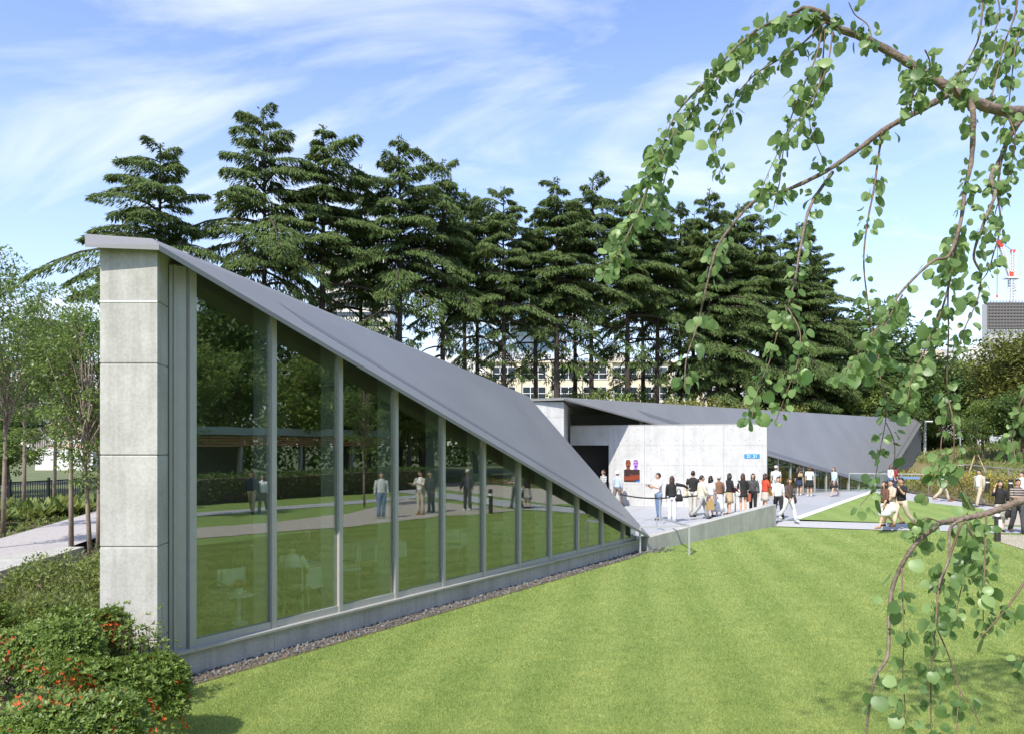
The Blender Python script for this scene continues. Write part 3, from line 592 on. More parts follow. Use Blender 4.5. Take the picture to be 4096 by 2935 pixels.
# ------------------------------------------------------------------ cedars
def make_cedar(H, zb, Rm, seed, dens=1.0, lean=0.0, topw=0.1):
    g = np.random.default_rng(seed); q = g.uniform
    tr = [Vector((math.sin(z * .35 + seed) * .06 * (z / H), math.cos(z * .3 + seed) * .06, z)) for z in np.linspace(-0.2, H, 12)]
    rad = [.30 * (1 - .93 * k / 11.0) + .01 for k in range(12)]
    mb = MB().tube(tr, rad, 9); VV = []; z = zb; k = 0
    while z < H - .25:
        u = (H - z) / (H - zb); prof = topw + (1 - topw) * min(1, u / .55) ** .75 * (1 + .22 * math.sin(z * 1.7 + seed * 3))
        if u > .8: prof *= q(.55, 1.0)
        low = u > (.70 if zb > 5 else .86)
        for _ in range(2 if u > .12 else 1):
            k += 1; az = k * 2.39996 + q(-.5, .5); L = max(.5, Rm * prof * q(.55, 1.15) * (1 + .25 * math.sin(az + seed))); el = (.72 - .64 * min(1, u * 1.5)) * q(.4, 1.6); dr = q(.24, .52) + .06 * u
            ca, sa = math.cos(az), math.sin(az); ts = np.linspace(0, 1, 6)
            rr = L * ts; zz = z + L * (el * ts - dr * ts ** 2.2)
            if L > .9: mb.tube([Vector((ca * a, sa * a, b)) for a, b in zip(rr, zz)], [max(.012, .022 * L * (1 - .85 * t)) for t in ts], 4, False)
            n = int((44 + 125 * L) * dens * (0.34 if low else 1.0))
            t = q(.12 if not low else .45, 1.0, n) ** .8; w = .30 * L * np.sin(np.pi * np.clip(t * .86 + .10, 0, 1)) + .08
            lat = q(-1, 1, n) * w; r = L * t; bz = z + L * (el * t - dr * t ** 2.2) - np.abs(lat) * .30 + g.normal(0, .05, n)
            base = np.stack([ca * r - sa * lat, sa * r + ca * lat, bz], 1)
            dv = unit(np.stack([ca * .55 - sa * np.sign(lat) * .45 + g.normal(0, .22, n), sa * .55 + ca * np.sign(lat) * .45 + g.normal(0, .22, n), -.30 - .85 * q(0, 1, n) * (.35 + t)], 1))
            sd = unit(np.cross(dv, np.array([0, 0, 1.0])) + g.normal(0, .45, (n, 3)))
            V, _f = kites(base, dv, sd, q(.24, .50, n), q(.07, .12, n), .08); VV.append(V)
        z += (.24 + .15 * u) * q(.6, 1.6) * (2.1 if low else 1.0)
    # leading shoot
    n = 60; base = np.stack([g.normal(0, .08, n), g.normal(0, .08, n), H - q(0, 1.3, n)], 1); dv = unit(np.stack([g.normal(0, .6, n), g.normal(0, .6, n), q(-.6, .6, n)], 1))
    VV.append(kites(base, dv, perp(dv), q(.2, .38, n), q(.08, .12, n))[0])
    V = np.concatenate(VV)
    return mb, V
ced = []
for i, (H, zb, Rm, dn_, tw) in enumerate([(22, 8.0, 5.0, 1.0, .20), (22, 8.3, 4.5, 1.0, .09), (22, 8.8, 4.3, 1.0, .16), (22, 3.6, 4.4, 1.0, .14), (22, 7.8, 4.0, 1.0, .06), (22, 8.4, 4.5, 1.0, .24), (22, 9.0, 3.9, 1.0, .12), (22, 8.0, 4.7, 1.0, .30)]):
    mb, V = make_cedar(H, zb, Rm, 11 + i, dn_, topw=tw)
    root = empty('cedar_tree')
    tr_ = mb.build('trunk', M_barkcedar, root, True); cr = mesh('crown', V, np.arange(len(V)).reshape(-1, 4), L_cedar, root)
    ced.append(root)
used = set()
def place(protos, k, loc, rz, sxy, sz, label, group, cat='tree'):
    src = protos[k]
    o = src if (id(protos), k) not in used else copy_tree(src)
    used.add((id(protos), k)); o.location = loc; o.rotation_euler = (0, 0, rz); o.scale = (sxy, sxy, sz)
    return tag(o, label, cat, group)
# trunk column in the photo, row of the tip, proto, breadth, depth offset
row = [(643, 575, 0, 1.02, 0), (1055, 441, 0, 1.02, 1), (1291, 500, 6, 1.15, 0), (1441, 668, 4, .85, 4), (1598, 546, 4, 1.05, 0), (1770, 634, 7, .92, 1), (1907, 800, 2, .8, 3), (2014, 752, 5, .9, 0), (2141, 860, 6, .9, 2),
       (2227, 712, 2, 1.05, 0), (2368, 716, 5, .9, 1), (2511, 744, 6, 1.05, 0), (2628, 770, 4, 1.05, 1), (2721, 815, 7, .85, 3), (2838, 762, 3, 1.0, 0), (2952, 820, 1, 1.0, 2), (3045, 870, 3, .95, 0), (3190, 895, 3, 1.0, 1), (3275, 1010, 3, .95, 2)]
cl = ['broad spreading cedar whose crown rises straight behind the concrete pillar', 'tallest cedar with long upswept tip branches, next to the broad cedar behind the pillar', 'dense pointed cedar rising above the middle of the near sloping roof', 'small narrow cedar tip squeezed between two taller cedars over the sloping roof', 'slender sharply pointed cedar with a thin spire, in front of the office tower', 'round-topped cedar just beyond the slender pointed one', 'short half-hidden cedar to the side of the round-topped cedar', 'flat-topped cedar whose tip bends sideways, before the glazed tower', 'low cedar with bare lower trunk in front of the school lettering', 'cedar with a sparse forked leader standing clear above its crown', 'full conical cedar behind the entrance of the museum', 'cedar with tiered branches over the concrete screen wall', 'narrow cedar seen beside the hanging leaf strand over the museum roof', 'half-hidden cedar behind the hanging leafy branch', 'thick low-branched cedar over the middle of the museum roof', 'cedar standing back between two low-branched cedars', 'low-branched dark cedar with skirts reaching the museum roof', 'broad dark cedar close to the end of the cedar row', 'last and shortest cedar at the end of the row over the museum roof']
for i, (x, yt, k, br_, dz) in enumerate(row):
    Y = 50 + (x - 643) / 2457 * 20 + dz; top = P(x, yt, Y); hh = top.z + 0.05
    place(ced, k, (top.x, Y, -0.05), i * 1.37 + .4, br_, hh / 22.0, cl[i], 'cedars in a row behind the buildings')
for i, (x, yt, k) in enumerate([(1860, 760, 4), (2300, 820, 4), (2570, 850, 6), (2775, 860, 4), (2895, 850, 1), (3120, 940, 3), (3240, 1000, 3)]):
    Y = 60 + (x - 643) / 2457 * 20; top = P(x, yt, Y); place(ced, k, (top.x, Y, -.05), i * 2.2 + .9, .95, top.z / 22.0, 'cedar of the second row, filling a gap between the front cedar trunks', 'cedars of the second row')
# ------------------------------------------------------------------ broadleaf trees
def make_broad(H, Rx, Rz, zc, leaf, ncl, nl, seed, trunk_r=.18, limbs=12, spread=.30, droop=0.0, bare=None):
    g = np.random.default_rng(seed); q = g.uniform
    d = unit(g.normal(size=(ncl, 3))); r = q(.45, 1.0, ncl)[:, None]; C = d * r * np.array([Rx, Rx, Rz]) * (1 - spread * .6) + np.array([0, 0, zc])
    C[:, :2] += g.normal(0, .12 * Rx, (ncl, 2))
    cr = spread * Rx * q(.6, 1.25, ncl)
    idx = g.integers(0, ncl, nl); off = unit(g.normal(size=(nl, 3))) * (q(.25, 1.0, nl) ** .5)[:, None]; off[:, 2] *= .62
    base = C[idx] + off * cr[idx][:, None]
    dv = unit(off * .5 + g.normal(size=(nl, 3)) * .7 + np.array([0, 0, -.15 - droop])); sd = unit(np.cross(dv, np.array([0, 0, 1.0])) + g.normal(0, .4, (nl, 3)))
    V, _ = kites(base, dv, sd, q(.75, 1.25, nl) * leaf, q(.45, .62, nl) * leaf, .1)
    mb = MB(); top = Vector((0, 0, zc + Rz * .45)); P0 = Vector((0, 0, -.15)); mid = Vector((q(-.1, .1) * Rx, q(-.1, .1) * Rx, max(zc - Rz * .55, H * .2)))
    mb.tube([P0, P0.lerp(mid, .5), mid, top], [trunk_r * 1.15, trunk_r * .95, trunk_r * .75, trunk_r * .2], 8)
    for i in range(limbs):
        c = Vector(C[i % ncl]); s0 = mid.lerp(top, q(-.15, .6)); m_ = s0.lerp(c, .5) + Vector((0, 0, .06 * H * q(.2, 1)))
        mb.tube([s0, m_, c], [trunk_r * .42, trunk_r * .25, trunk_r * .08], 5, False)
    return mb, V
CH = {}
def broad_proto(name, lm, bm, *a, **k):
    mb, V = make_broad(*a, **k); root = empty(name); CH[root.name] = float(np.percentile(V[:, 2], 99.6)); mb.build('trunk', bm, root, True); mesh('crown', V, np.arange(len(V)).reshape(-1, 4), lm, root); return root
bro = [broad_proto('broadleaf_tree', L_broad, M_bark, 10, 3.6, 4.0, 6.0, .30, 70, 9000, 31), broad_proto('broadleaf_tree', L_olive, M_bark, 11, 3.4, 3.4, 7.2, .26, 60, 7000, 32, trunk_r=.28),
       broad_proto('broadleaf_tree', L_broadL, M_bark, 7, 2.2, 2.6, 4.2, .22, 45, 5200, 33, trunk_r=.12), broad_proto('broadleaf_tree', L_broad, M_bark, 9, 3.0, 3.6, 5.4, .28, 60, 7500, 34)]
CHB = [CH[o.name] for o in bro]
# right-hand wood beyond the museum roof: photo column, row of the crown top, depth, proto, base height, breadth
wood = [(3390, 1235, 80, 0, 0, 1.25), (3530, 1330, 84, 3, 0, 1.35), (3640, 1480, 74, 3, 0, 1.15), (3725, 1440, 92, 0, 0, 1.3), (3860, 1425, 84, 3, 0, 1.35), (3960, 1460, 78, 0, .8, 1.2), (4060, 1325, 70, 1, 1.0, 1.25), (4160, 1400, 74, 1, 1.0, 1.2),
        (3480, 1560, 72, 2, 0, 1.2), (3590, 1590, 70, 3, 0, .9), (3935, 1600, 62, 2, 1.2, 1.25), (4090, 1560, 60, 3, 1.2, 1.1), (3740, 1600, 78, 3, 0, 1.1), (3330, 1540, 74, 3, 0, 1.1), (3280, 1610, 72, 2, 0, 1.0)]
wl = ['tall dark broadleaf tree next to the last cedar', 'large dark tree filling the gap behind the museum roof end', 'dark tree directly behind the high corner of the museum roof', 'broad tree under the beige block behind the wood', 'wide dark tree below the white building', 'dark tree on the mound beneath the tower crane', 'tall olive-green tree with thick limbs under the scaffolded tower', 'olive-green tree at the outer edge of the wood on the mound', 'pale low tree poking over the museum roof', 'low dark tree tucked behind the museum roof corner', 'light yellow-green tree on the mound above the flower bed', 'dark spreading tree on the crest of the mound', 'dark tree behind the spiked fence', 'dark low tree between the museum roof and the last cedars', 'light green shrub-like tree below the last cedar']
for i, (x, yt, Y, k, zb, br_) in enumerate(wood):
    top = P(x, yt, Y); hh = (top.z - zb) / CHB[k]; place(bro, k, (top.x, Y, zb - .05), i * 2.1, br_ * max(.8, hh), hh, wl[i], 'broadleaf trees at the edge of the wood')
# pale shrubs that show above the museum roof, in front of the school
shr = [broad_proto('leafy_shrub', L_broadL, M_bark, 5, 2.2, 1.6, 3.6, .22, 30, 2600, 41, trunk_r=.08), broad_proto('leafy_shrub', L_olive, M_bark, 5, 2.0, 1.5, 3.6, .20, 30, 2400, 42, trunk_r=.08)]
CHS = [CH[o.name] for o in shr]
for i, (x, yt, Y, k, lb) in enumerate([(2190, 1575, 64, 0, 'pale leafy shrub by the meeting point of the two roofs'), (2310, 1570, 66, 0, 'bright shrub behind the white wall of the museum entrance'), (2420, 1560, 63, 0, 'light green shrub between cedar trunks over the entrance'), (2560, 1545, 70, 0, 'tall pale shrub in front of the school beside the cedar trunks'), (2680, 1580, 68, 0, 'pale shrub below the hanging leaf strand over the roof'), (2740, 1590, 60, 1, 'yellowish shrub just above the museum roof line'), (2900, 1600, 62, 1, 'yellow-green shrub between the low-branched cedars'), (3010, 1610, 66, 0, 'pale shrub close to the low cedar skirts'), (1880, 1500, 66, 0, 'green shrub seen in a gap over the near roof ridge'), (3130, 1610, 66, 1, 'olive shrub behind the museum roof near the wood')]):
    top = P(x, yt, Y); place(shr, k, (top.x, Y, -.05), i * 1.9, 1.0 + .2 * (i % 3), top.z / CHS[k], lb, 'shrubs behind the museum roof', 'shrub')
# trees beyond the lawn at the side of the pavilion (they show as reflections in its glass)
pk = [(-6, 33, 3, .9, .85), (2, 30, 2, 1.3, 1.2), (8, 27, 2, 1.4, 1.35), (13, 31, 2, 1.5, 1.4), (19, 28, 2, 1.5, 1.4), (25, 31, 3, 1.0, 1.05), (31, 27, 0, 1.0, 1.0), (-14, 29, 3, .9, .8), (5, 38, 0, 1.5, 1.5), (16, 39, 3, 1.6, 1.5), (28, 38, 0, 1.5, 1.5), (-8, 40, 0, 1.6, 1.6), (0, 45, 3, 1.8, 1.6), (11, 46, 0, 1.8, 1.6), (22, 46, 3, 1.8, 1.6), (34, 44, 0, 1.8, 1.6), (40, 36, 3, 1.6, 1.4), (46, 42, 0, 1.8, 1.6), (-18, 38, 3, 1.6, 1.5), (36, 30, 0, 1.2, 1.1), (34, 24.5, 2, 1.4, 1.3), (41, 29, 0, 1.2, 1.1), (47, 33, 3, 1.4, 1.3), (52, 27, 0, 1.3, 1.2), (45, 23, 3, 1.1, 1.0), (58, 36, 0, 1.6, 1.5), (38, 35, 3, 1.5, 1.4), (52, 41, 0, 1.8, 1.6), (63, 29, 3, 1.5, 1.4), (60, 44, 3, 1.9, 1.7), (26, 26, 2, 1.3, 1.3)]
for i, (s, d, k, a, b) in enumerate(pk):
    p = FS(s, d); place(bro, k, (p.x, p.y, -.05), i * 1.3, a, b, 'round-crowned park tree across the lawn, mirrored in the glass panes', 'park trees facing the pavilion')
slim = [broad_proto('slender_tree', L_slim, mat('pale_bark', (.24, .19, .14), .85, var=.3, vscale=8, bump=.5, bscale=30, stretch=(2, 2, .6)), 8.2, 1.55, 3.3, 4.9, .12, 80, 4900, 51 + i, trunk_r=.062, limbs=40, spread=.25) for i in range(3)]
for i, (x, y, z, k, sc_, lb) in enumerate([(285, 2188, -.05, 0, 1.0, 'slim tree with wrapped trunk at the end of the low bench wall'), (363, 2235, -.15, 1, .88, 'slim tree with leaning twin stems close to the concrete pillar'), (392, 2215, -.15, 2, .92, 'slim tree half hidden by the edge of the concrete pillar'), (12, 2120, 0, 1, 1.1, 'slim many-limbed tree beside the paved path'), (95, 2040, 0, 0, 1.25, 'slim tree growing along the black fence'), (215, 2030, 0, 2, 1.2, 'slim tree behind the black fence post'), (-120, 2200, 0, 2, 1.05, 'slim leafy tree leaning in over the paved path')]):
    p = G(x, y, z); place(slim, k, (p.x, p.y, z - .05), i * 2.3 + .7, sc_, sc_ * (1.0 if i < 3 else 1.05), lb, 'slender trees beside the pillar')
for s, d in ((4, 17.0), (11.5, 17.4), (20, 15.5), (-3, 17.5)):
    p = FS(s, d); place(slim, 0, (p.x, p.y, -.05), s, .8, .85, 'young slim tree on the far strip of lawn, mirrored in the glass', 'young trees on the lawn strip')
bgl = [(-30, 46, 3, 1.0, .72), (-24, 50, 0, .9, .62), (-36, 56, 0, 1.1, .9), (-21.5, 58, 3, .9, .78), (-19, 47, 3, .7, .45), (-27, 43, 2, 1.0, .62)]
for i, (x, y, k, a, b) in enumerate(bgl):
    place(bro, k, (x, y, -.05), i * 1.1, a, b, 'bushy tree on the slope beyond the black fence', 'trees beyond the black fence')
# ------------------------------------------------------------------ hedge across the lawn (reflected)
def leafbox(name, cx, n, fn, lm, ln, lab=None, cat=None, parent=None, kind=None, group=None, six=False):
    base, nrm = fn(n); dv = unit(nrm * .7 + rng.normal(size=(n, 3)) * .6 + np.array([0, 0, .25])); sd = perp(dv)
    V, Fq = (hexleaves if six else kites)(base, dv, sd, rng.uniform(.7, 1.3, n) * ln, rng.uniform(.4, .55, n) * ln, .08)
    return tag(mesh(name, V, Fq, lm, parent), lab, cat, group, kind)
hg = empty('clipped_hedge', label='long dark clipped hedge across the park, mirrored in the glass', cat='hedge')
def hedge_fn(n):
    s = rng.uniform(-16, 34, n); f = rng.integers(0, 3, n); d = np.where(f == 0, 22.5, np.where(f == 1, 24.0, rng.uniform(22.5, 24, n))) + rng.normal(0, .07, n); z = np.where(f == 2, 1.25, rng.uniform(0, 1.25, n)) + rng.normal(0, .06, n)
    p = np.stack([F0.x + FD.x * s + FN.x * d, F0.y + FD.y * s + FN.y * d, z], 1); nr = np.where((f == 2)[:, None], np.array([0, 0, 1.0]), np.where((f == 0)[:, None], np.array([-FN.x, -FN.y, 0]), np.array([FN.x, FN.y, 0]))); return p, nr
leafbox('foliage', 0, 15000, hedge_fn, L_broad, .16, parent=hg)
def farwood_fn(n):
    s = rng.uniform(-30, 95, n); d = 56 + rng.normal(0, 1.5, n); z = rng.uniform(0, 1, n) ** .8 * (6.5 + 1.6 * np.sin(s * .5) + 1.2 * np.sin(s * 1.3 + 1)); p = np.stack([F0.x + FD.x * s + FN.x * d, F0.y + FD.y * s + FN.y * d, z], 1); return p, np.tile([-FN.x, -FN.y, .4], (n, 1))
leafbox('far_wood', 0, 16000, farwood_fn, L_broad, .75, 'far mass of trees closing the park, mirrored in the glass', 'wood', kind='stuff')
MB().ext([FS(-16, 22.6), FS(34, 22.6), FS(34, 23.9), FS(-16, 23.9)], -.05, 1.15).build('woody_core', M_soil, hg)
# ------------------------------------------------------------------ azaleas and nandina in the front corner
def rosettes(pts, nrm, leaf, k=6):
    n = len(pts); u = perp(nrm); v = np.cross(nrm, u); B = []; D = []; S = []
    ph = rng.uniform(0, 6.28, n)
    for j in range(k):
        a = ph + j * 2 * np.pi / k + rng.normal(0, .2, n); rd = u * np.cos(a)[:, None] + v * np.sin(a)[:, None]; d = unit(rd + nrm * rng.uniform(.25, .9, n)[:, None]); B.append(pts); D.append(d); S.append(unit(np.cross(d, nrm)))
    B, D, S = map(np.concatenate, (B, D, S)); return B, D, S
def mound(cx, cy, hx, hy, z0, z1, rot=0.0, e=.32):
    def fn(n):
        th = rng.uniform(0, 2 * np.pi, n); ph = np.arcsin(rng.uniform(0, 1, n) ** .8)
        sg = lambda a, p: np.sign(a) * np.abs(a) ** p
        x = sg(np.cos(th), e * 1.4) * sg(np.cos(ph), e); y = sg(np.sin(th), e * 1.4) * sg(np.cos(ph), e); z = sg(np.sin(ph), e * 1.2)
        sc_ = 1 - np.abs(rng.normal(0, .085, n)); lump = 1 + .06 * np.sin(x * 5 + cx) * np.cos(y * 6) + .04 * np.sin(11 * x + 7 * y)
        p = np.stack([x * hx * sc_ * lump, y * hy * sc_ * lump, z * (z1 - z0) * sc_ * lump], 1); nr = unit(np.stack([np.abs(x) ** 3 * np.sign(x) / hx, np.abs(y) ** 3 * np.sign(y) / hy, np.abs(z) ** 3 / (z1 - z0) + .05], 1) + rng.normal(0, .35, (n, 3)))
        ca, sa = math.cos(rot), math.sin(rot); q = p.copy(); q[:, 0] = ca * p[:, 0] - sa * p[:, 1] + cx; q[:, 1] = sa * p[:, 0] + ca * p[:, 1] + cy; q[:, 2] += z0; nn = nr.copy(); nn[:, 0] = ca * nr[:, 0] - sa * nr[:, 1]; nn[:, 1] = sa * nr[:, 0] + ca * nr[:, 1]
        return q, nn
    return fn
def azalea(lab, fn, n, leaf, nfl, z0, core):
    root = empty('azalea_bush', label=lab, cat='bush', group='azalea bushes in the corner by the pillar')
    p, nr = fn(n); B, D, S = rosettes(p, nr, leaf); m_ = len(B)
    V, Fq = hexleaves(B, D, S, rng.uniform(.7, 1.25, m_) * leaf, rng.uniform(.36, .46, m_) * leaf, .06); mesh('foliage', V, Fq, L_azalea, root)
    if nfl:
        p, nr = fn(nfl * 6); w = np.sin(p[:, 0] * 4.1 + p[:, 2] * 3) * np.cos(p[:, 1] * 3.7 + p[:, 2] * 5) - .8 * p[:, 2] + rng.normal(0, .4, len(p)); sel = np.argsort(-w)[:nfl]; p = p[sel] - nr[sel] * .012; nr = nr[sel]
        B, D, S = rosettes(p, nr, .03, 5); m_ = len(B); V, Fq = kites(B, D, S, rng.uniform(.7, 1.3, m_) * .036, rng.uniform(.5, .7, m_) * .034, .05); tag(mesh('flowers', V, Fq, L_flower, root), kind='stuff')
    mb = MB(); st = core
    for k in range(26):
        a = Vector((st[0] + random.uniform(-.7, .7) * st[2], st[1] + random.uniform(-.7, .7) * st[3], z0)); p, _ = fn(1); b = Vector(p[0]); mb.tube([a, a.lerp(b, .5) + Vector((0, 0, .1)), b], [.014, .009, .004], 5)
    mb.build('stems', M_bark, root)
    return root
random.seed(5)
azalea('rounded azalea hedge with orange-red flowers filling the corner of the lawn', mound(-5.05, 7.35, 1.80, 1.12, -.35, .60, .06, .26), 10500, .048, 1500, -.35, (-5.05, 7.35, 1.8, 1.1))
azalea('azalea bush with scattered red flowers directly before the concrete pillar', mound(-5.72, 9.12, 1.18, .62, -.30, .84, 0), 5800, .048, 520, -.3, (-5.7, 9.1, 1.1, .6))
azalea('leafy azalea in the dark hollow behind the flowering hedge', mound(-7.1, 8.6, 1.0, .8, -.3, .62, 0), 2600, .048, 120, -.3, (-7.1, 8.6, 1, .8))
root = empty('azalea_bush', label='loose azalea with tall open shoots against the metal jamb', cat='bush', group='azalea bushes in the corner by the pillar'); mb = MB(); pts = []; nrs = []
for k in range(34):
    a = Vector((random.uniform(-4.75, -4.05), random.uniform(9.05, 9.55), -.3)); top = Vector((a.x + random.uniform(-.12, .22), a.y + random.uniform(-.12, .12), random.choice([.35, .45, .5, .62, .74, .84]) + random.uniform(-.06, .06))); mb.tube([a, a.lerp(top, .5) + Vector((random.uniform(-.05, .05), 0, 0)), top], [.009, .007, .003], 5)
    for j in range(12):
        t = 1 - random.random() ** 1.7 * .55; pts.append(a.lerp(top, t) + Vector((random.gauss(0, .05), random.gauss(0, .05), random.gauss(0, .02)))); nrs.append((random.gauss(0, .5), random.gauss(0, .5), 1))
mb.build('stems', M_bark, root); B, D, S = rosettes(np.array(pts), unit(np.array(nrs)), .04); m_ = len(B); V, Fq = hexleaves(B, D, S, rng.uniform(.7, 1.25, m_) * .044, rng.uniform(.36, .46, m_) * .044, .06); mesh('foliage', V, Fq, L_azalea, root)
for i, (cx, cy, hx, hy, zt_, lb) in enumerate([(-7.35, 13.2, 1.05, .8, .95, 'feathery nandina bush below the end of the bench wall'), (-9.2, 12.6, 1.2, .8, .72, 'pale feathery nandina bush further along the bench wall'), (-6.55, 11.6, .85, .55, .58, 'feathery nandina bush against the side of the concrete pillar'), (-8.2, 10.8, 1.3, .7, .36, 'low reddish nandina bush behind the azaleas'), (-10.6, 10.9, 1.2, .8, .4, 'low nandina bush at the outer side of the azaleas')]):
    root = empty('nandina_bush', label=lb, cat='bush', group='nandina bushes below the bench wall')
    fn = mound(cx, cy, hx, hy, -.3, zt_, 0, .55); n = 5200; p, nr = fn(n); p = p - nr * (rng.uniform(0, .35, n) ** 1.5)[:, None]; dv = unit(nr * .35 + rng.normal(size=(n, 3)) * .7 + np.array([0, 0, .2])); V, Fq = kites(p, dv, perp(dv), rng.uniform(.06, .11, n), rng.uniform(.02, .034, n), .08); mesh('foliage', V, Fq, L_nandina, root)
    mb = MB()
    for k in range(14): b, _ = fn(1); mb.tube([(cx + random.uniform(-.5, .5) * hx, cy + random.uniform(-.5, .5) * hy, -.3), tuple(b[0])], [.01, .004], 4)
    mb.build('stems', M_bark, root)
# ------------------------------------------------------------------ grass blades on the lawn
def blades(n, fn):
    x, y = fn(n); k = lawn_keep(x, y); d = (x - F0.x) * FN.x + (y - F0.y) * FN.y; s = (x - F0.x) * FD.x + (y - F0.y) * FD.y
    rr_ = (x - TIP.x) * .694 - (y - TIP.y) * .72
    k &= ((d > .42) | (s > 14.6)) & ((rr_ > .05) | (s < 14.8)) & (d < 10.0) & (x < .66 * y + .8); x, y = x[k], y[k]; n = len(x); z = lawn_z(x, y) - .014
    base = np.stack([x, y, z], 1); dv = unit(np.stack([rng.normal(0, .42, n), rng.normal(0, .42, n), np.ones(n)], 1)); sd = unit(np.cross(dv, randdir(n)))
    sc_ = np.clip(y / 11.0, .75, 2.2); ln = rng.uniform(.018, .036, n) * (.7 + .3 * sc_); wd = rng.uniform(.006, .010, n) * sc_
    ln, wd = ln[:, None], wd[:, None]
    return np.stack([base - sd * wd * .5, base + sd * wd * .5, base + dv * ln], 1).reshape(-1, 3)
def dist_fn(n):
    Y = 1 / rng.uniform(1 / 27.5, 1 / 7.6, n); return rng.uniform(-.62, .67, n) * Y, Y
V = blades(900000, dist_fn)
tag(mesh('grass', V, np.arange(len(V)).reshape(-1, 3), L_grass), 'short mown grass covering the front lawn', 'grass', None, 'stuff')
# stones of the drain strip
ico = bmesh.new(); bmesh.ops.create_icosphere(ico, subdivisions=1, radius=1.0); iv = np.array([v.co[:] for v in ico.verts]); if_ = np.array([[v.index for v in f.verts] for f in ico.faces]); ico.free()
n = 2300; s = rng.uniform(-1.0, 15.6, n); d = rng.uniform(.06, .44, n) + np.where(s > 14.5, rng.uniform(0, .5, n), 0); x = F0.x + FD.x * s + FN.x * d; y = F0.y + FD.y * s + FN.y * d; z = lawn_z(x, y) + rng.uniform(-.012, .018, n)
sz = rng.uniform(.016, .042, n); rot = rng.normal(size=(n, 3, 3)); Q = np.linalg.qr(rot)[0]; St = (iv[None] * np.array([1, .75, .5]) * (1 + rng.normal(0, .12, (n, len(iv), 1)))) @ Q * sz[:, None, None] + np.stack([x, y, z], 1)[:, None]
Fq = (if_[None] + (np.arange(n) * len(iv))[:, None, None]).reshape(-1, 3)
def stonemat():
    m = leafmat('drain_stones', (.045, .045, .045), (.22, .215, .20), 0.0, .8, .3); return m
tag(mesh('drain_gravel', St.reshape(-1, 3), Fq, stonemat()), 'dark grey stones in a strip along the foot of the glass wall', 'gravel', None, 'stuff')
MB().ext([FS(-1.2, .0), FS(15.4, .0), FS(15.4, .46), FS(-1.2, .46)], -.5, -.297).build('drain_bed', M_soil, cafe)
# ================================================================== LEFT GARDEN
pl_ = [G(-500, 2200), G(0, 2150), G(280, 2071), G(369, 2045), G(420, 2020)]; pr_ = [Vector((-8.5, 9, 0)), Vector((-10.9, 17.0, 0)), Vector((-12.2, 22.5, 0)), Vector((-13.2, 28, 0)), Vector((-15.5, 36, 0))]
strip('garden_ground', [(-60, 6), (-5.45, 6), (-5.45, 10.4), (-6.5, 26), (-8, 41), (-60, 41)], -.29, M_soil)
def pavermat():
    m = bpy.data.materials.new('brick_pavers'); m.use_nodes = True; t = m.node_tree; b = t.nodes['Principled BSDF']; b.inputs['Roughness'].default_value = .85
    g_ = t.nodes.new('ShaderNodeNewGeometry'); mp_ = t.nodes.new('ShaderNodeMapping'); mp_.inputs['Rotation'].default_value = (0, 0, R(35)); t.links.new(g_.outputs['Position'], mp_.inputs[0])
    br_ = t.nodes.new('ShaderNodeTexBrick'); br_.inputs['Color1'].default_value = (.46, .42, .40, 1); br_.inputs['Color2'].default_value = (.38, .35, .34, 1); br_.inputs['Mortar'].default_value = (.25, .23, .21, 1)
    br_.inputs['Scale'].default_value = 4.5; br_.inputs['Mortar Size'].default_value = .015; t.links.new(mp_.outputs[0], br_.inputs['Vector']); t.links.new(br_.outputs[0], b.inputs['Base Color']); return m
strip('paved_path', [p.xy for p in pl_] + [p.xy for p in pr_[::-1]], -.012, pavermat())
# bench wall: low concrete bar beside the path
bw = [P(0, 2281, 16.6), P(140, 2248, 17.8), P(337, 2184, 20.6), P(255, 2184, 20.6), P(0, 2240, 18.4)]
q = [bw[0].xy + Vector((-2.0, -2.2)), bw[0].xy, bw[2].xy, bw[3].xy, bw[4].xy + Vector((-.15, .0)), bw[0].xy + Vector((-3.0, -1.6))]
tag(MB().ext(q, -.35, .145).build('bench_wall', M_conc), 'low wedge-shaped concrete bench wall beside the paved path', 'wall')
# black bar fence
fe = empty('bar_fence', label='black upright bar fence along the garden path', cat='fence'); M_blk = mat('black_metal', (.018, .018, .017), .5)
fa, fb = Vector((-24.5, 27.5)), Vector((-20.6, 41.5)); fd_ = (fb - fa); FL = fd_.length; fu = fd_ / FL; rzf = math.atan2(fu.y, fu.x)
bar = MB().box((0, 0, .58), (.028, .028, 1.06), rzf).build('fence_bar', M_blk, fe); bm_ = bar.data; bpy.data.objects.remove(bar)
for k in range(int(FL / .13)):
    p = fa + fu * (k * .13); link('fence_bar', bm_, fe, (p.x, p.y, 0))
for z in (.08, 1.1): MB().beam((fa.x, fa.y, z), (fb.x, fb.y, z), .05).build('fence_rail', M_blk, fe)
for k in range(8): p = fa + fu * (FL * k / 7); MB().box((p.x, p.y, .6), (.09, .09, 1.3), rzf).build('fence_post', M_blk, fe)
tag(MB().beam((-26, 33, .55), (-23.5, 48, .9), .06).beam((-26, 33, .2), (-26, 33, .58), .06).beam((-23.5, 48, -.1), (-23.5, 48, .9), .06).build('handrail', M_alu), 'pale steel handrail on the slope behind the black fence', 'handrail')
